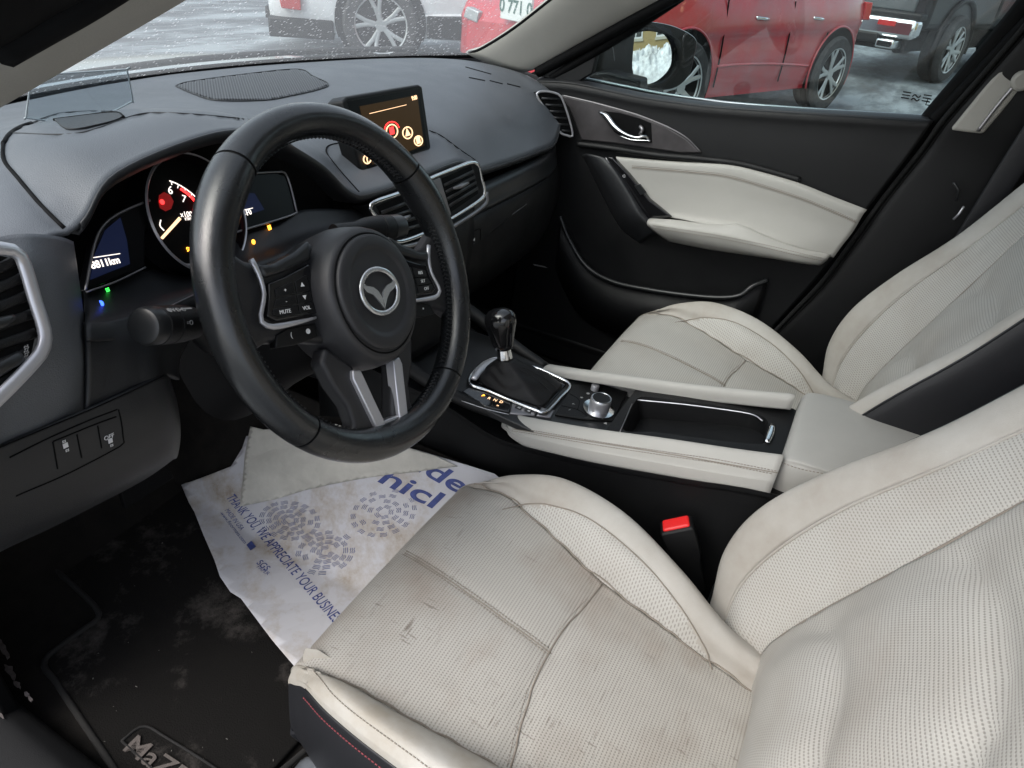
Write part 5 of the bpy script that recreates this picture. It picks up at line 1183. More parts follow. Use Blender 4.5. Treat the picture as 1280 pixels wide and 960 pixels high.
# window frame rear upright of the door belongs to the door
tube('window_frame', [V((.712,-.514,.755)), V((.706,-.535,.80)), V((.69,-.578,.90)), V((.67,-.62,1.0)), V((.65,-.66,1.12))], .011, 'dark', dr_, seg=12)
tube('window_frame', [V((.724,.30,.712)), V((.716,.17,.80)), V((.705,.03,.90)), V((.69,-.12,1.02)), V((.66,-.40,1.13)), V((.65,-.66,1.13))], .011, 'dark', dr_, seg=12)
tube('door_seal', [V((float(np.interp(z, [0,.7,1.12], [.71,.728,.675])), yend(z)+.002, z)) for z in (.0,.2,.3,.4,.5,.6,.7,.76,.84,.92,1.0,1.08)], .020, 'dark', bd, flat=(V((1,0,0)),.5))
TBp = bvh(bs)
def up(x, y, o=.012):
    return X(x, y, .690-o)
o = prism('pillar_cover', [up(x, y) for x, y in ((1188,163),(1232,108),(1284,46),(1335,-10),(1335,50),(1298,90),(1270,119),(1250,143),(1229,168),(1210,166))], .02, 'pillar', bd, (-1,0,0), .006)
tube('cover_groove', [up(x, y, .0145) for x, y in ((1222,164),(1250,128),(1283,90))], .003, 'silverd', bd)
lathe('belt_anchor', [(.001,.008),(.012,.008),(.016,.005),(.017,0)][::-1], up(1277,101,.014), (-1,-.2,.1), 'pillar', bd, seg=28)
sb = thing('seat_belt', 'black seat belt webbing hanging on the far centre pillar', 'seat belt', V((.66,-.75,.2)))
q = [V((.655,-.70,1.02)), V((.655,-.69,.9)), V((.655,-.665,.72)), V((.655,-.64,.5)), V((.66,-.62,.25))]
tube('belt_webbing', q, .022, 'blackl', sb, flat=(V((1,0,0)), .06), seg=10)
tube('belt_guide', [P(1192,228,'x',.665), P(1198,238,'x',.66), P(1196,250,'x',.665)], .003, 'satin', sb); tube('belt_guide', [P(1205,258,'x',.665), P(1198,268,'x',.66), P(1192,274,'x',.665)], .0022, 'silver', sb)
# rear shell so light comes in only where it would
box('rear_bulkhead', (-.68,-1.95,.0), (.68,-1.88,.72), 'dark', bd, .01)
box('rear_side', (.70,-1.9,.0), (.74,-.95,.74), 'dark', bd, .01); box('rear_side', (-.74,-1.9,.0), (-.70,-.98,.74), 'dark', bd, .01)
prism('rear_pillar', [V((-.70,-.98,.0)), V((-.70,-1.10,.0)), V((-.62,-.98,1.18)), V((-.62,-.88,1.18))], .04, 'dark', bd, (-1,0,0), .004)
# bonnet and cowl
paint = MT['mirrorp'] = mat('grey_car_paint', (.17,.19,.20), .22, coat=.8, metal=.3, var=.25, vscale=30)
rows = []
for y, z in ((.80,.660),(.86,.690),(1.00,.692),(1.20,.680),(1.45,.640),(1.62,.58),(1.70,.45),(1.72,.2)):
    rows.append([V((x, y-.12*(x/.8)**2+(0 if y < 1.3 else -.10*(x/.8)**2), z-.05*(x/.8)**4)) for x in np.linspace(-.80,.80,9)])
sheet('bonnet', surf(rows, 4), paint, bd, .004, flip=True)
rows = [[V((x, yb(x)+o, z)) for x in np.linspace(-.75,.75,11)] for o, z in ((.045,.722),(.075,.700),(.11,.672),(.16,.662))]
sheet('cowl', surf(rows, 3), 'black', bd, .003, flip=True)
tube('wiper_blade', [V((x, yb(x)+.055-.02*(x-.1), .742+.012*(x+.2))) for x in (-.45,-.3,-.15,0,.1)], .006, 'rubber', bd); tube('wiper_blade', [V((x, yb(x)+.06, .745)) for x in (.05,.25,.45,.6)], .006, 'rubber', bd)
# firewall / toe board, sill, floor
fl_ = sheet('floor', surf([[V((x, y, z)) for x in (-.70,-.45,-.2,0,.2,.45,.70)] for y, z in ((-1.9,0),(-1.0,0),(-.3,0),(.3,0),(.55,.01),(.66,.07),(.74,.20),(.78,.40),(.78,.62))], 4), 'carpet', None, .004)
fl_['kind'] = 'structure'
rows = [[V((x, y, z)) for x, z in ((-.90,-.16),(-.895,.02),(-.87,.045),(-.74,.05),(-.705,.045),(-.69,.03),(-.688,-.01))] for y in (.75,.3,-.2,-.9)]
sheet('door_sill', surf(rows, 5), 'black', bd, .003)
box('kick_panel', (-.715,.36,.0), (-.695,.80,.70), 'dark', bd, .004)
box('kick_panel', (.700,.20,.0), (.715,.80,.70), 'dark', bd, .004)
box('far_sill', (.66,-1.0,-.02), (.72,.5,.075), 'black', bd, .01)
salt = mat('dried_salt', (.13,.11,.105), .9, var=.5, vscale=60)
for k, (x, y, w, h) in enumerate(((5,812,7,17),(12,838,9,16),(22,856,6,8),(33,868,5,5),(38,873,4,6),(2,895,4,8))):
    pts = []
    for j in range(14):
        t = 2*math.pi*j/14; r_ = 1+.35*random.uniform(-1,1); pts.append(P(x+w*.6*r_*math.cos(t)+.3*h*math.sin(t), y+h*.6*r_*math.sin(t), 'z', .052))
    prism('salt_patch', pts, .0008, salt, bd, (0,0,1), 0, top=.001)
# ================================================================ pedal, floor mat, paper mat
pd_ = thing('brake_pedal', 'dark pedal pad in the shadow under the dashboard', 'pedal', P(185,602,'y',.42))
c = P(185,602,'y',.42); MT['rubber2'] = MT['dark']; prism('pedal_pad', [c+V((-.045,0,-.025)), c+V((.045,0,-.025)), c+V((.040,.01,.03)), c+V((-.040,.01,.03))], .012, 'dark', pd_, (0,-1,.3), .003); tube('pedal_arm', [c+V((0,.01,.02)), c+V((0,.08,.15)), c+V((0,.1,.3))], .008, 'dark', pd_)
ZP = .0215
matm = mat('mat_carpet', (.008,.0078,.0075), 1, bump=(420,1.0), spec=.05)
N, L, B = matm.node_tree.nodes, matm.node_tree.links, matm.node_tree.nodes['Principled BSDF']
tc = N.new('ShaderNodeTexCoord'); n1_ = N.new('ShaderNodeTexNoise'); n1_.inputs['Scale'].default_value = 7; n1_.inputs['Detail'].default_value = 9; n1_.inputs['Roughness'].default_value = .75; L.new(tc.outputs['Object'], n1_.inputs['Vector'])
r1_ = N.new('ShaderNodeMapRange'); r1_.inputs[1].default_value = .52; r1_.inputs[2].default_value = .78; L.new(n1_.outputs['Fac'], r1_.inputs[0])
m1_ = N.new('ShaderNodeMix'); m1_.data_type = 'RGBA'; m1_.inputs[6].default_value = (.011,.0105,.010,1); m1_.inputs[7].default_value = (.10,.09,.083,1); L.new(r1_.outputs[0], m1_.inputs[0]); L.new(m1_.outputs[2], B.inputs['Base Color'])
fm = thing('floor_mat', 'black carpet driver floor mat with grey dust and embroidered lettering', 'floor mat', (-.45,.35,0))
mp_ = [P(30,680,'z',.012), P(60,705,'z',.012), P(95,735,'z',.012), P(124,768,'z',.012), P(100,790,'z',.012), P(56,826,'z',.012), P(72,855,'z',.012), P(105,905,'z',.012), P(142,960,'z',.012), P(165,1000,'z',.012), V((-.62,.02,.012)), V((-.24,-.0,.012)), V((-.20,.35,.012)), V((-.22,.62,.014)), V((-.50,.68,.014))]
mo = prism('mat_body', mp_, .010, matm, fm, (0,0,1), .003)
tube('mat_binding', mp_, .0045, mat('mat_edge', (.013,.0125,.012), .95), fm, closed=True, n=220)
def gt_plane(p0, p1, z): a = P(*p0, 'z', z); b = P(*p1, 'z', z); return a, b
def textfit(name, s, p0, p1, hpx, z, m, par, bold=0, wrap=False):
    """lettering on a level surface running from one photo point to another"""
    a = P(*p0, 'z', z); b = P(*p1, 'z', z); xd = (b-a); Lx = xd.length; xd.normalize(); yd = V((0,0,1)).cross(xd)
    o = text(name, s, 1, V((0,0,0)), (1,0,0), (0,1,0), m, par, ext=.0, align='LEFT', bold=bold)
    og = org(par); w = max(v.co.x+og.x for v in o.data.vertices); h = max(v.co.y+og.y for v in o.data.vertices)-min(v.co.y+og.y for v in o.data.vertices)
    c0 = P(*p0, 'z', z); 
    for v in o.data.vertices:
        q = v.co+og; q = a+xd*(q.x*Lx/w)+yd*(q.y*hpx/h)+V((0,0,.0004))
        h_ = TPP.ray_cast(CC, (q-CC).normalized()) if z == ZP else (None,)
        if h_[0] is not None: q = h_[0]-(q-CC).normalized()*.0012
        v.co = q-og
    return o
lt = mat('mat_lettering', (.10,.085,.077), .7, bump=(900,.8))
textfit('mat_lettering', 'MaZDa', (160,928), (252,990), .025, .0145, lt, fm, bold=.012)
tube('lettering_outline', [P(x, y, 'z', .0135) for x, y in ((152,926),(178,908),(205,920),(290,978),(270,1010),(225,990),(152,926))], .0018, mat('mat_edge2', (.011,.0105,.010), .9), fm)
crumb = mat('crumbs', (.25,.24,.22), .8)
items = []
for k in range(22):
    x = random.uniform(90,400); y = random.uniform(640,955); p = P(x, y, 'z', .0135); r_ = random.uniform(.0003,.0007)
    d = V((random.uniform(-1,1), random.uniform(-1,1), 0)).normalized()*r_*random.uniform(1,2.5); items.append(tubegeo(np.array([list(p-d), list(p+d)]), r_*.6, 5))
multi('crumb', items, crumb, fm, label='tiny pale crumbs scattered on the mat')['kind'] = 'stuff'
# paper
def PS(x, y, off=0, z0=.018):
    """point of the sheet seen at a pixel: flat on the mat, then climbing the tunnel side"""
    d = ray(x, y); lo, hi = .5, 3.
    def h(t): p = CC+d*t; return p.z-off-(z0+max(0, p.x+.27)*1.8)
    for _ in range(40):
        m = (lo+hi)/2
        if h(m) > 0: lo = m
        else: hi = m
    return CC+d*lo
sheet('tunnel', surf([[V((-.29,y,.002)), V((-.262,y,.014)), V((-.20,y,.112)), V((-.14,y,.222)), V((-.125,y,.25))] for y in (-.04,.1,.3,.5,.7)], 4), 'carpet', None, .003)['kind'] = 'structure'
pm_, N, L, B = nmat('dirty_paper'); tc = N.new('ShaderNodeTexCoord')
n1_ = N.new('ShaderNodeTexNoise'); n1_.inputs['Scale'].default_value = 9; n1_.inputs['Detail'].default_value = 10; n1_.inputs['Roughness'].default_value = .72; L.new(tc.outputs['Object'], n1_.inputs['Vector'])
cr_ = N.new('ShaderNodeValToRGB'); e = cr_.color_ramp.elements; e[0].position = .47; e[0].color = (.52,.52,.545,1); e[1].position = .74; e[1].color = (.22,.155,.09,1); x_ = cr_.color_ramp.elements.new(.60); x_.color = (.42,.385,.35,1)
L.new(n1_.outputs['Fac'], cr_.inputs[0]); L.new(cr_.outputs[0], B.inputs['Base Color']); B.inputs['Roughness'].default_value = .75
vz_ = N.new('ShaderNodeTexVoronoi'); vz_.feature = 'DISTANCE_TO_EDGE'; vz_.inputs['Scale'].default_value = 13; L.new(tc.outputs['Object'], vz_.inputs['Vector']); bz2 = N.new('ShaderNodeBump'); bz2.inputs['Strength'].default_value = .8; bz2.inputs['Distance'].default_value = .004; L.new(vz_.outputs['Distance'], bz2.inputs['Height']); L.new(bz2.outputs[0], B.inputs['Normal'])
pm2 = mat('blank_paper', (.52,.505,.455), .8, var=.15, vscale=12, bump=(16,1.,'leather'))
pm2.node_tree.nodes['Bump'].inputs['Distance'].default_value = .006
def paper(name, poly, zf, m, par, nx=40):
    pts = [P(x, y, 'z', .02) for x, y in poly]; bm = bmesh.new(); bm.faces.new([bm.verts.new(p) for p in pts])
    lo = [min(p[i] for p in pts) for i in (0, 1)]; hi = [max(p[i] for p in pts) for i in (0, 1)]
    for ax in (0, 1):
        for k in range(1, nx):
            co = [0,0,0]; co[ax] = lo[ax]+(hi[ax]-lo[ax])*k/nx; no = [0,0,0]; no[ax] = 1
            bmesh.ops.bisect_plane(bm, geom=bm.verts[:]+bm.edges[:]+bm.faces[:], plane_co=co, plane_no=no)
    bmesh.ops.triangulate(bm, faces=bm.faces[:])
    # slide each point along its own sight line to the height of the sheet
    vs = []
    for v in bm.verts:
        x, y = pix(v.co); p = v.co
        z = zf(p.x, p.y, x, y); vs.append(PS(x, y, 0, z))
    bm.verts.index_update(); fs = [[v.index for v in f.verts] for f in bm.faces]; bm.free()
    o = add(name, vs, fs, m, par); s = o.modifiers.new('solid', 'SOLIDIFY'); s.thickness = .0006; s.offset = -1; return o
from mathutils import noise as mn
def wr(x, y, s=9, a=.004): return a*mn.noise(V((x*s, y*s, 3.1)))
pp = thing('paper_mat', 'dirty printed paper floor mat with blue words and shoe prints, one edge folded over', 'paper mat', (-.3,.35,.015))

lowp = [(227,606),(250,598),(289,583),(303,560),(308,545),(420,540),(520,562),(583,581),(618,592),(640,610),(560,700),(420,850),(368,833),(340,800),(301,748),(288,740),(275,721),(268,700),(254,668),(243,640),(236,628)]
paper('printed_sheet', lowp, lambda x, y, a, b: .018+wr(x, y, 8, .003), pm_, pp)
TPP = bvh(pp.children[0])
flap = [(313,533),(330,537),(420,530),(520,563),(545,570),(572,583),(545,586),(520,590),(487,593),(453,598),(415,605),(380,613),(345,624),(300,633),(302,615),(304,597),(306,570)]
def zfl(x, y, a, b): 
    t = max(0, min(1, (float(np.interp(a, [300,380,453,570], [633,613,598,583]))-b)/60)); return .022+.03*math.sin(t*2.2)+.007*abs(mn.noise(V((x*9+y*12, y*3, 1))))+wr(x, y, 14, .003)
paper('folded_flap', flap, zfl, pm2, pp)
ink = mat('blue_ink', (.045,.065,.22), .7, var=.3, vscale=80)

textfit('printed_words', 'THANK YOU, WE APPRECIATE YOUR BUSINESS', (287,620), (426,780), .022, ZP, ink, pp, bold=.008)
textfit('printed_words', 'MADE IN USA', (283,637), (303,662), .009, ZP, ink, pp); textfit('printed_words', 'www.floormats.com', (277,641), (307,679), .007, ZP, ink, pp)
prism('printed_flag', [P(x, y, 'z', ZP) for x, y in ((268,625),(277,623),(285,637),(276,641))], .0002, ink, pp, (0,0,1), 0)
prism('printed_diamond', [P(x, y, 'z', ZP) for x, y in ((308,681),(314,676),(320,683),(313,688))], .0002, ink, pp, (0,0,1), 0)
textfit('printed_words', 'SGS', (323,702), (335,712), .012, ZP, ink, pp, bold=.01); textfit('printed_words', 'PAPER', (322,708), (336,718), .007, ZP, ink, pp)
textfit('printed_words', 'hicl', (478,594), (548,628), .050, ZP, ink, pp, bold=.02, wrap=True); textfit('printed_words', 'ide', (525,580), (582,611), .050, ZP, ink, pp, bold=.02, wrap=True)
def shoe(cx, cy, rx, ry, rot):
    """tread print: rows of wavy chunks round an arch"""
    items = []; C0 = P(cx, cy, 'z', ZP); rr = .012
    for ring, (r0, n) in enumerate(((.010,5),(.021,9),(.032,13),(.043,16))):
        for k in range(n):
            if random.random() < .12: continue
            t = 2*math.pi*k/n+ring*.3+rot; c = C0+V((math.cos(t)*r0*rx, math.sin(t)*r0*ry, 0)); d = V((-math.sin(t), math.cos(t), 0)); e = V((math.cos(t), math.sin(t), 0))
            for s in (-1, 0, 1):
                q = [c+e*(s*.0034)+d*(u*.0085)+e*(.0012*math.sin(u*5+k)) for u in (-.8,-.3,.3,.8)]
                top = [p+e*.0007 for p in q]; bot = [p-e*.0007 for p in q][::-1]
                vs = []
                for p in top+bot:
                    d_ = (p-CC).normalized(); h_ = TPP.ray_cast(CC, d_); vs.append(h_[0]-d_*.001 if h_[0] is not None else p); items.append((vs, [list(range(8))]))
    return items
for cx, cy, rx, ry, r_ in ((362,650,1.0,1.35,.3),(407,690,1.15,1.1,.9),(480,640,1.5,1.3,.2)):
    multi('shoe_print', shoe(cx, cy, rx, ry, r_), mat('faded_ink', (.12,.14,.30), .8, var=.3, vscale=60), pp, smooth=False)
# ================================================================ outside
GZ = -.20
gm, N, L, B = nmat('slushy_lot'); tc = N.new('ShaderNodeTexCoord'); mp = N.new('ShaderNodeMapping'); mp.inputs['Scale'].default_value = (.5,1.6,1); mp.inputs['Rotation'].default_value = (0,0,.5); L.new(tc.outputs['Object'], mp.inputs[0])
a = N.new('ShaderNodeTexNoise'); a.inputs['Scale'].default_value = 1.4; a.inputs['Detail'].default_value = 9; a.inputs['Roughness'].default_value = .68; L.new(mp.outputs[0], a.inputs['Vector'])
r = N.new('ShaderNodeValToRGB'); e = r.color_ramp.elements; e[0].position = .38; e[0].color = (.07,.075,.08,1); e[1].position = .60; e[1].color = (.29,.325,.34,1); x_ = e.new(.48); x_.color = (.13,.145,.155,1)
L.new(a.outputs['Fac'], r.inputs[0]); L.new(r.outputs[0], B.inputs['Base Color']); B.inputs['Roughness'].default_value = .6
bp = N.new('ShaderNodeBump'); bp.inputs['Strength'].default_value = .6; bp.inputs['Distance'].default_value = .03; L.new(a.outputs['Fac'], bp.inputs['Height']); L.new(bp.outputs[0], B.inputs['Normal'])
g = add('ground', [(-300,-300,GZ),(300,-300,GZ),(300,300,GZ),(-300,300,GZ)], [(0,1,2,3)], gm, None, smooth=False); g['kind'] = 'structure'
dirt = lambda n, c, v=.25: mat(n, c, .28, coat=.6, coatr=.08, var=v, vscale=3.5, tint=tuple(q*.75+.05 for q in c))
MT['redpaint'] = dirt('red_paint', (.42,.010,.020), .15); MT['whitepaint'] = dirt('white_paint', (.72,.74,.75), .06); MT['blackpaint'] = mat('black_paint', (.006,.007,.009), .35, coat=.25, spec=.3, var=.3, vscale=4); MT['greypaint'] = dirt('grey_paint', (.06,.07,.075)); MT['bluepaint'] = dirt('dark_blue_paint', (.03,.05,.06))
MT['autoglass'] = mat('auto_glass', (.01,.014,.016), .06, coat=.5); MT['alloy'] = mat('alloy', (.50,.52,.52), .35, .7); MT['tail'] = mat('tail_lamp', (.45,.02,.02), .2, coat=.5)
def wheel(par, c, ax, R_, w=.21, n=5):
    t = lathe('wheel', [(R_*.66,-w*.5),(R_*.92,-w*.52),(R_*.985,-w*.38),(R_,-w*.2),(R_,w*.2),(R_*.985,w*.38),(R_*.92,w*.52),(R_*.70,w*.5),(R_*.66,w*.44),(R_*.66,-w*.4)], c, ax, 'rubber', par, seg=48, cap=False)
    lathe('rim', [(R_*.66,w*.47),(R_*.69,w*.49),(R_*.66,w*.40),(R_*.60,-.02)], c, ax, 'alloy', t, seg=48, cap=False)
    lathe('brake_disc', [(.001,.0),(R_*.6,.0)], c, ax, 'dark', t, seg=32, cap=False)
    a_ = V(ax).normalized(); xd = V((0,0,1)); yd = a_.cross(xd); items = []
    for k in range(n):
        for dd in (-.16, .16):
            th = 2*math.pi*k/n+.2; d0 = xd*math.cos(th+dd*.3)+yd*math.sin(th+dd*.3); d1 = xd*math.cos(th+dd*1.25)+yd*math.sin(th+dd*1.25)
            items.append(tubegeo(np.array([list(c+d0*R_*.10+a_*w*.36), list(c+(d0+d1)*.5*R_*.4+a_*w*.40), list(c+d1*R_*.655+a_*w*.43)]), R_*.055, 8, False, (a_, .5)))
    items.append(tubegeo(np.array([list(c+a_*w*.25), list(c+a_*w*.42)]), R_*.15, 16))
    multi('spokes', items, 'alloy', t)
def car(name, label, cat, pos, head, paint, L_=4.4, Wd=1.78, Ht=1.45, wb=2.6, R_=.32, suv=0, dark_low=False, ahead=.82):
    """pos: ground point under the rear axle middle; head: unit direction of travel"""
    h = V((head[0], head[1], 0)).normalized(); s = V((-h.y, h.x, 0)); O = V((pos[0], pos[1], GZ)); t = thing(name, label, cat, O, 'cars parked in the snowy lot')
    ro = L_-wb-ahead; x0 = -ro; x1 = wb+ahead; hw = Wd/2
    def Q(x, y, z): return O+h*x+s*y+V((0,0,z))
    zb = .20+.06*suv; belt = .92+.12*suv
    st = [(x0,.38,.60,.66,.62),(x0+.05,.32,.84,.90,.86),(x0+.25,.26,belt+.02,belt+.10,.95),(x0+.62,zb,belt+.03,Ht-.10,1),(x0+1.1,zb,belt+.02,Ht,1),(wb*.45,zb,belt,Ht,1),(wb*.70,zb,belt-.02,Ht-.12,1),(wb*1.02,zb,belt-.05,belt+.06,.99),(x1-.45,.22,belt-.10,belt-.04,.96),(x1-.10,.28,belt-.22,belt-.18,.84),(x1,.34,.58,.62,.62)]
    rows = []
    for x, b, bl_, tp, wf in st:
        w = hw*wf; tw = w*(.74 if tp > bl_+.2 else .90); z3 = b+(bl_-b)*.55
        half = [(0,b),(w*.86,b),(w*.97,b+.06),(w*1.0,z3-.12),(w*.985,z3+.05),(w*1.0,z3+.13),(w*.96,bl_),(tw+(w*.96-tw)*.30,bl_+(tp-bl_)*.72),(tw*.85,tp),(0,tp+.025)]
        rows.append([Q(x, -y, z) for y, z in half[::-1]]+[Q(x, y, z) for y, z in half[1:]])
    A = surf(rows, 4); sheet('body', A, paint, t, 0, auto=60)
    for r_, nm_ in ((A[0], 'rear_end'), (A[-1], 'front_end')): add(nm_, r_, [list(range(len(r_)))], paint, t)
    # side glass, door seams, handles, arches, wheels
    for sg in (1, -1):
        def S(x, z, o=.012):
            f = float(np.interp(z, [zb+.1,belt-.3,belt,Ht-.05], [1.0,1.0,.965,.76])); return Q(x, sg*(hw*f+o), z)
        for xa, xb in ((x0+.62,wb*.22),(wb*.25,wb*.66)):
            prism('side_window', [S(xa+.12, belt+.05), S(xb, belt+.05), S(xb-(.25 if xb > wb*.5 else .0), Ht-.13), S(xa+.35, Ht-.13)], .02, 'autoglass', t, s*sg, .004)
        for x in (-.02+wb*.10, wb*.38, wb*.80):
            tube('door_gap', [S(x-.14 if x < wb*.3 else x, zb+.1, .001), S(x, belt*.6, .001), S(x, belt, .001)], .006, 'dark', t)
        for x in (wb*.16, wb*.55): tube('door_handle', [S(x, belt-.13, .01), S(x+.09, belt-.125, .035), S(x+.18, belt-.12, .01)], .013, 'chrome' if paint != 'whitepaint' else 'whitepaint', t)
        tube('body_crease', [S(x, zb+.18+.08*math.sin(x), .002) for x in np.linspace(.42, wb-.45, 6)], .012, paint, t)
        for x in (0, wb):
            c = Q(x, sg*(hw-.10), R_); lathe('wheel_arch', [(.001,.112),(R_*1.14,.112),(R_*1.14,.05)], Q(x, sg*(hw-.10), R_+.02), s*sg, 'dark', t, seg=48, cap=False)
            tube('arch_lip', [Q(x+R_*1.16*math.cos(a_), sg*(hw+.010), R_+.02+R_*1.16*math.sin(a_)) for a_ in np.linspace(-.35, math.pi+.35, 20)], .009, 'dark' if dark_low else paint, t)
            wheel(t, c+s*sg*.04, s*sg, R_)
        if dark_low:
          for xa_, xb_ in ((x0+.02, -.45), (wb+.45, x1-.15)):
            prism('bumper_cladding', [Q(xa_, sg*(hw+.01), zb-.05), Q(xb_, sg*(hw+.01), zb-.05), Q(xb_, sg*(hw+.012), .38), Q(xa_, sg*(hw*.97), .38)], .5, 'black', t, s*sg, .02)
          prism('rear_reflector', [Q(x0+.16, sg*(hw*1.0), .46), Q(x0+.34, sg*(hw*1.0), .45), Q(x0+.34, sg*(hw*1.0), .60), Q(x0+.14, sg*(hw*.99), .60)], .05, 'tail', t, s*sg, .01, top=.03)
          prism('sill_cladding', [S(.45, zb+.02, .02), S(wb-.45, zb+.02, .02), S(wb-.45, zb+.22, .02), S(.45, zb+.22, .02)], .03, 'black', t, s*sg, .01)
        prism('tail_lamp', [Q(x0+.02, sg*(hw*.55), belt-.16), Q(x0+.10, sg*(hw*.95), belt-.14), Q(x0+.12, sg*(hw*.94), belt+.01), Q(x0+.06, sg*(hw*.5), belt+.01)], .05, 'tail', t, -h+s*sg*.4, .01, top=.03)
    prism('rear_window', [Q(x0+.30, -hw*.62, belt+.12), Q(x0+.30, hw*.62, belt+.12), Q(x0+.62, hw*.55, Ht-.12), Q(x0+.62, -hw*.55, Ht-.12)], .02, 'autoglass', t, -h+V((0,0,.5)), .004, top=.03)
    prism('windscreen', [Q(wb*1.0, -hw*.7, belt+.06), Q(wb*1.0, hw*.7, belt+.06), Q(wb*.72, hw*.6, Ht-.10), Q(wb*.72, -hw*.6, Ht-.10)], .02, 'autoglass', t, h+V((0,0,1)), .004, top=.03)
    prism('rear_bumper', [Q(x0-.01, -hw*.72, .34), Q(x0-.01, hw*.72, .34), Q(x0-.01, hw*.66, .44), Q(x0-.01, -hw*.66, .44)], .03, 'black' if paint != 'redpaint' else paint, t, -h, .01, top=.02)
    return t, Q
# red hatch in the next bay (near side faces the window)
rh = P(1027,92,'z',GZ+.32); fh = P(840,108,'z',GZ+.32); hd_ = (fh-rh); hd_.z = 0; wbr = hd_.length; hd_.normalize(); sd = V((-hd_.y, hd_.x, 0))
near = -1 if sd.dot(V((-1,0,0))) < 0 else 1
pos = rh-sd*near*(.89-.06)*-1*-1
t, Q = car('parked_car', 'clean red hatchback seen from the side beyond the passenger window and mirror', 'car', (rh-sd*near*.83)[:2], hd_, 'redpaint', L_=wbr+1.61, wb=wbr, R_=.33, Ht=1.46, ahead=.96, Wd=1.78)
red_car, RQ = t, Q
# black pickup behind it, rear end towards us
tr = thing('pickup_truck', 'black pickup truck with chrome rear bumper seen from behind beyond the red car', 'pickup', P(1155,103,'z',GZ))
rw = P(1158,101,'z',GZ); hdp = V((.93,-.36,0)).normalized(); sp_ = V((-hdp.y, hdp.x, 0))   # hdp: forward; sp_: its left side
O = rw+sp_*.86
def K(x, y, z): return O+hdp*x+sp_*y+V((0,0,z))
def kbox(name, x0, x1, y0, y1, z0, z1, m, bv=.02, par=None):
    vs = [K(x, y, z) for z in (z0, z1) for x, y in ((x0,y0),(x1,y0),(x1,y1),(x0,y1))]
    o = add(name, vs, [(3,2,1,0),(4,5,6,7),(0,1,5,4),(1,2,6,5),(2,3,7,6),(3,0,4,7)], m, par or tr, auto=40); bev(o, bv); return o
kbox('bed', -1.0, 1.3, -.98, .98, .62, 1.32, 'blackpaint', .08); kbox('cab', 1.3, 3.2, -.95, .95, .60, 1.85, 'blackpaint', .15); kbox('engine_hood', 3.1, 4.4, -.95, .95, .6, 1.3, 'blackpaint', .12)
kbox('tailgate', -1.03, -.98, -.80, .80, .80, 1.28, 'greypaint', .02); kbox('rear_bumper', -1.22, -1.0, -.96, .96, .52, .74, 'chrome', .05); kbox('bumper_step', -1.23, -1.05, -.55, .55, .44, .56, 'black', .03); kbox('bumper_top', -1.20, -1.0, -.97, .97, .73, .80, 'black', .02)
kbox('tail_lamp', -1.03, -.85, -.98, -.82, .95, 1.3, 'tail', .02); kbox('tail_lamp', -1.03, -.85, .82, .98, .95, 1.3, 'tail', .02); kbox('reflector', -1.235, -1.2, -.72, -.50, .64, .70, 'tail', .005)
kbox('exhaust_tip', -1.26, -1.0, -.78, -.56, .40, .50, 'chrome', .02); kbox('exhaust_opening', -1.27, -1.2, -.75, -.59, .42, .48, 'dark', .01); kbox('chassis', -.8, 4.2, -.75, .75, .35, .62, 'dark', .03)
for x in (0, 3.3):
    for y in (-.86, .86):
        lathe('wheel_arch', [(.001,.02),(.50,.02)], K(x, y*1.115, .46), sp_*(1 if y > 0 else -1), 'dark', tr, seg=40, cap=False); wheel(tr, K(x, y*1.07, .40), sp_*(1 if y > 0 else -1), .40, .26, 6)
tube('fender_flare', [K(.56*math.cos(a_), -.99, .44+.52*math.sin(a_)) for a_ in np.linspace(-.2, math.pi+.2, 18)], .035, 'black', tr)
kbox('side_window', 1.5, 2.9, -.97, .97, 1.38, 1.72, 'autoglass', .05)
# white suv ahead (wheel seen through the screen) and red car beside it
wr_ = P(476,32,'z',GZ+.36); hw_ = V((.62,-.78,0)).normalized(); sw2 = V((-hw_.y, hw_.x, 0)); nr = 1 if sw2.dot(CC-wr_) > 0 else -1
car('parked_car', 'white sport utility vehicle with black cladding ahead of the windscreen', 'car', (wr_-sw2*nr*.88)[:2], hw_, 'whitepaint', L_=4.6, Wd=1.86, Ht=1.68, wb=2.7, R_=.37, suv=1, dark_low=True)
# licence plate and lamp on the nose of the red car, seen past the near pillar
x1_ = wbr+.96
pc = PL(645, 10, RQ(x1_+.035, 0, 0), hd_); sr = V((-hd_.y, hd_.x, 0)); print('plate', (pc-rh).dot(sr), pc.z-GZ)
pl_p = prism('licence_plate', [pc+sr*a_+V((0,0,b_)) for a_, b_ in ((-.17,-.085),(.17,-.085),(.17,.085),(-.17,.085))], .02, mat('plate_white', (.6,.64,.62), .5), red_car, hd_, .004, top=.004)
text('plate_number', '0 771 0', .12, pc+hd_*.006, sr, (0,0,1), mat('plate_ink', (.05,.12,.10), .6), pl_p, bold=.003)
fl_c = PL(592, 18, RQ(x1_-.02, 0, 0), hd_)
prism('fog_lamp', [fl_c+sr*a_+V((0,0,b_)) for a_, b_ in ((-.10,-.03),(.08,-.05),(.10,.03),(-.06,.05))], .04, 'alloy', red_car, hd_, .01, top=.03)
prism('lower_grille', [RQ(x1_+.0, a_, b_) for a_, b_ in ((-.45,.24),(.45,.24),(.50,.36),(-.50,.36))], .03, 'black', red_car, hd_, .01, top=.015)
# cars farther down the row
for k, (x, y, pnt, lab) in enumerate(((1215,66,'greypaint','grey car far down the row past the pickup'),(1232,28,'bluepaint','dark car farthest down the row near the window corner'))):
    p = P(x, y, 'z', GZ+.1); car('parked_car', lab, 'car', (p.x, p.y-1.0), (.9,-.4), pnt, suv=k)
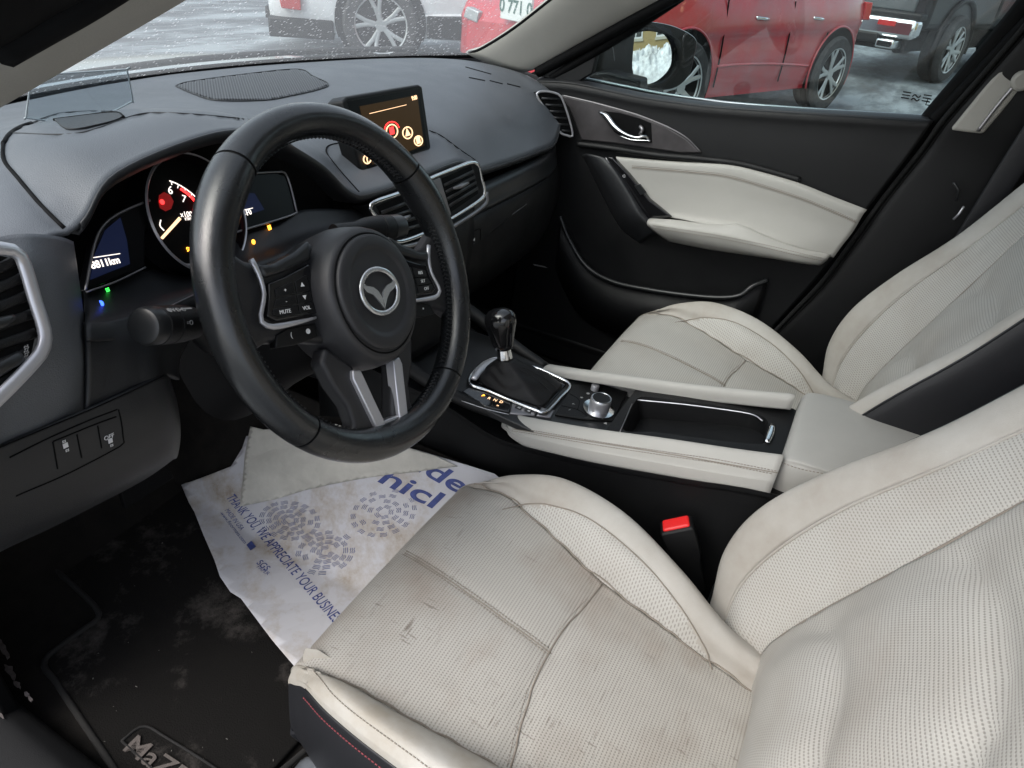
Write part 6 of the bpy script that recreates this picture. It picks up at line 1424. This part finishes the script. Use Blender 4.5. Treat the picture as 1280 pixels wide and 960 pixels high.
# snow bank and brick building reflected in the mirror
sm = mat('dirty_snow', (.70,.72,.74), .8, var=.35, vscale=2.5, bump=(7,1.0), tint=(.40,.40,.40))
md = (mc-CC).normalized(); rd = md-mN*2*md.dot(mN); rd.normalize(); c0 = mc+rd*6.5
lt_ = V((0,0,1)).cross(V((rd.x,rd.y,0)).normalized()); fw_ = V((rd.x,rd.y,0)).normalized()
G2 = np.zeros((90, 130, 3))
for i in range(90):
    for j in range(130):
        u, v = (i/89-.5)*3.2, (j/129-.5)*7.0; p = V((c0.x, c0.y, 0))+fw_*u+lt_*v
        hgt = max(0, 1-(u/1.6)**2)*max(0, 1-(abs(v-.3)/3.4)**2.2); b_ = mn.fractal(V((u*1.6, v*1.6, 2)), 1, 2, 5)*.28+mn.fractal(V((u*6, v*6, 7)), .8, 2, 5)*.22
        G2[i, j] = (p.x, p.y, GZ+hgt*(.95+b_)-.02)
so = sheet('snow_bank', G2, sm, None, 0); so['label'] = 'lumpy heap of dirty ploughed snow reflected in the door mirror'; so['category'] = 'snow heap'
bl = thing('brick_building', 'yellow brick building with white framed windows reflected in the door mirror', 'building', (c0+fw_*7)*1)
bm_, N, L, B = nmat('yellow_brick'); uvn = N.new('ShaderNodeTexCoord'); bt_ = N.new('ShaderNodeTexBrick'); bt_.inputs['Scale'].default_value = 1; bt_.inputs['Brick Width'].default_value = .24; bt_.inputs['Row Height'].default_value = .08; bt_.inputs['Mortar Size'].default_value = .008
bt_.inputs['Color1'].default_value = (.42,.31,.12,1); bt_.inputs['Color2'].default_value = (.36,.25,.09,1); bt_.inputs['Mortar'].default_value = (.30,.26,.18,1)
uvm = N.new('ShaderNodeUVMap'); uvm.uv_map = 'UVMap'; L.new(uvm.outputs[0], bt_.inputs['Vector']); L.new(bt_.outputs['Color'], B.inputs['Base Color']); B.inputs['Roughness'].default_value = .85
W0 = c0+fw_*7; W0.z = GZ
def WL(a_, z, o=0): return W0+lt_*a_+V((0,0,z))-fw_*o
vs = [WL(-9,0), WL(9,0), WL(9,7), WL(-9,7)]; vs += [p+fw_*6 for p in vs]
add('brick_wall', vs, [(0,3,2,1),(4,5,6,7),(0,4,7,3),(1,2,6,5),(3,7,6,2)], bm_, bl, smooth=False, uv=np.array([(-9,0),(9,0),(9,7),(-9,7)]*2))
for cx_ in (-6.2,-2.4,1.4,5.2):
    f = prism('window', [WL(cx_-1.1,1.75), WL(cx_+1.1,1.75), WL(cx_+1.1,3.2), WL(cx_-1.1,3.2)], .05, 'white', bl, -fw_, .01, top=.05)
    for k in range(3): prism('pane', [WL(cx_-.98+.68*k,1.88,.055), WL(cx_-.40+.68*k,1.88,.055), WL(cx_-.40+.68*k,3.05,.055), WL(cx_-.98+.68*k,3.05,.055)], .01, 'autoglass', f, -fw_, 0, top=.006)
    prism('window_sill', [WL(cx_-1.2,1.55), WL(cx_+1.2,1.55), WL(cx_+1.2,1.74), WL(cx_-1.2,1.74)], .05, mat('stone_sill', (.5,.47,.38), .8), bl, -fw_, .01, top=.08)
# ================================================================ light
w = bpy.data.worlds.new('World'); S.world = w; w.use_nodes = True; N, L = w.node_tree.nodes, w.node_tree.links
sky = N.new('ShaderNodeTexSky'); sky.sky_type = 'NISHITA'; sky.sun_disc = False; az, el = rad(300), rad(50)
sky.sun_elevation = el; sky.sun_rotation = az; sky.air_density = 1.0; sky.dust_density = 3; sky.ozone_density = 1
bgn = N['Background']; hs_ = N.new('ShaderNodeHueSaturation'); hs_.inputs['Saturation'].default_value = .45; L.new(sky.outputs[0], hs_.inputs['Color']); L.new(hs_.outputs[0], bgn.inputs[0]); bgn.inputs[1].default_value = .15
sd_ = bpy.data.lights.new('sun', 'SUN'); so_ = bpy.data.objects.new('sun', sd_); COL.objects.link(so_); sd_.energy = .65; sd_.angle = rad(40); sd_.color = (1,.96,.9)
sv = V((math.sin(az)*math.cos(el), math.cos(az)*math.cos(el), math.sin(el)))
so_.rotation_euler = (-sv).to_track_quat('-Z', 'Y').to_euler()
S.view_settings.view_transform = 'Standard'; S.view_settings.look = 'None'; S.view_settings.exposure = 1.15; S.view_settings.gamma = 1
S.cycles.max_bounces = 10; S.cycles.transparent_max_bounces = 16; S.cycles.use_denoising = True
S.cycles.caustics_reflective = False
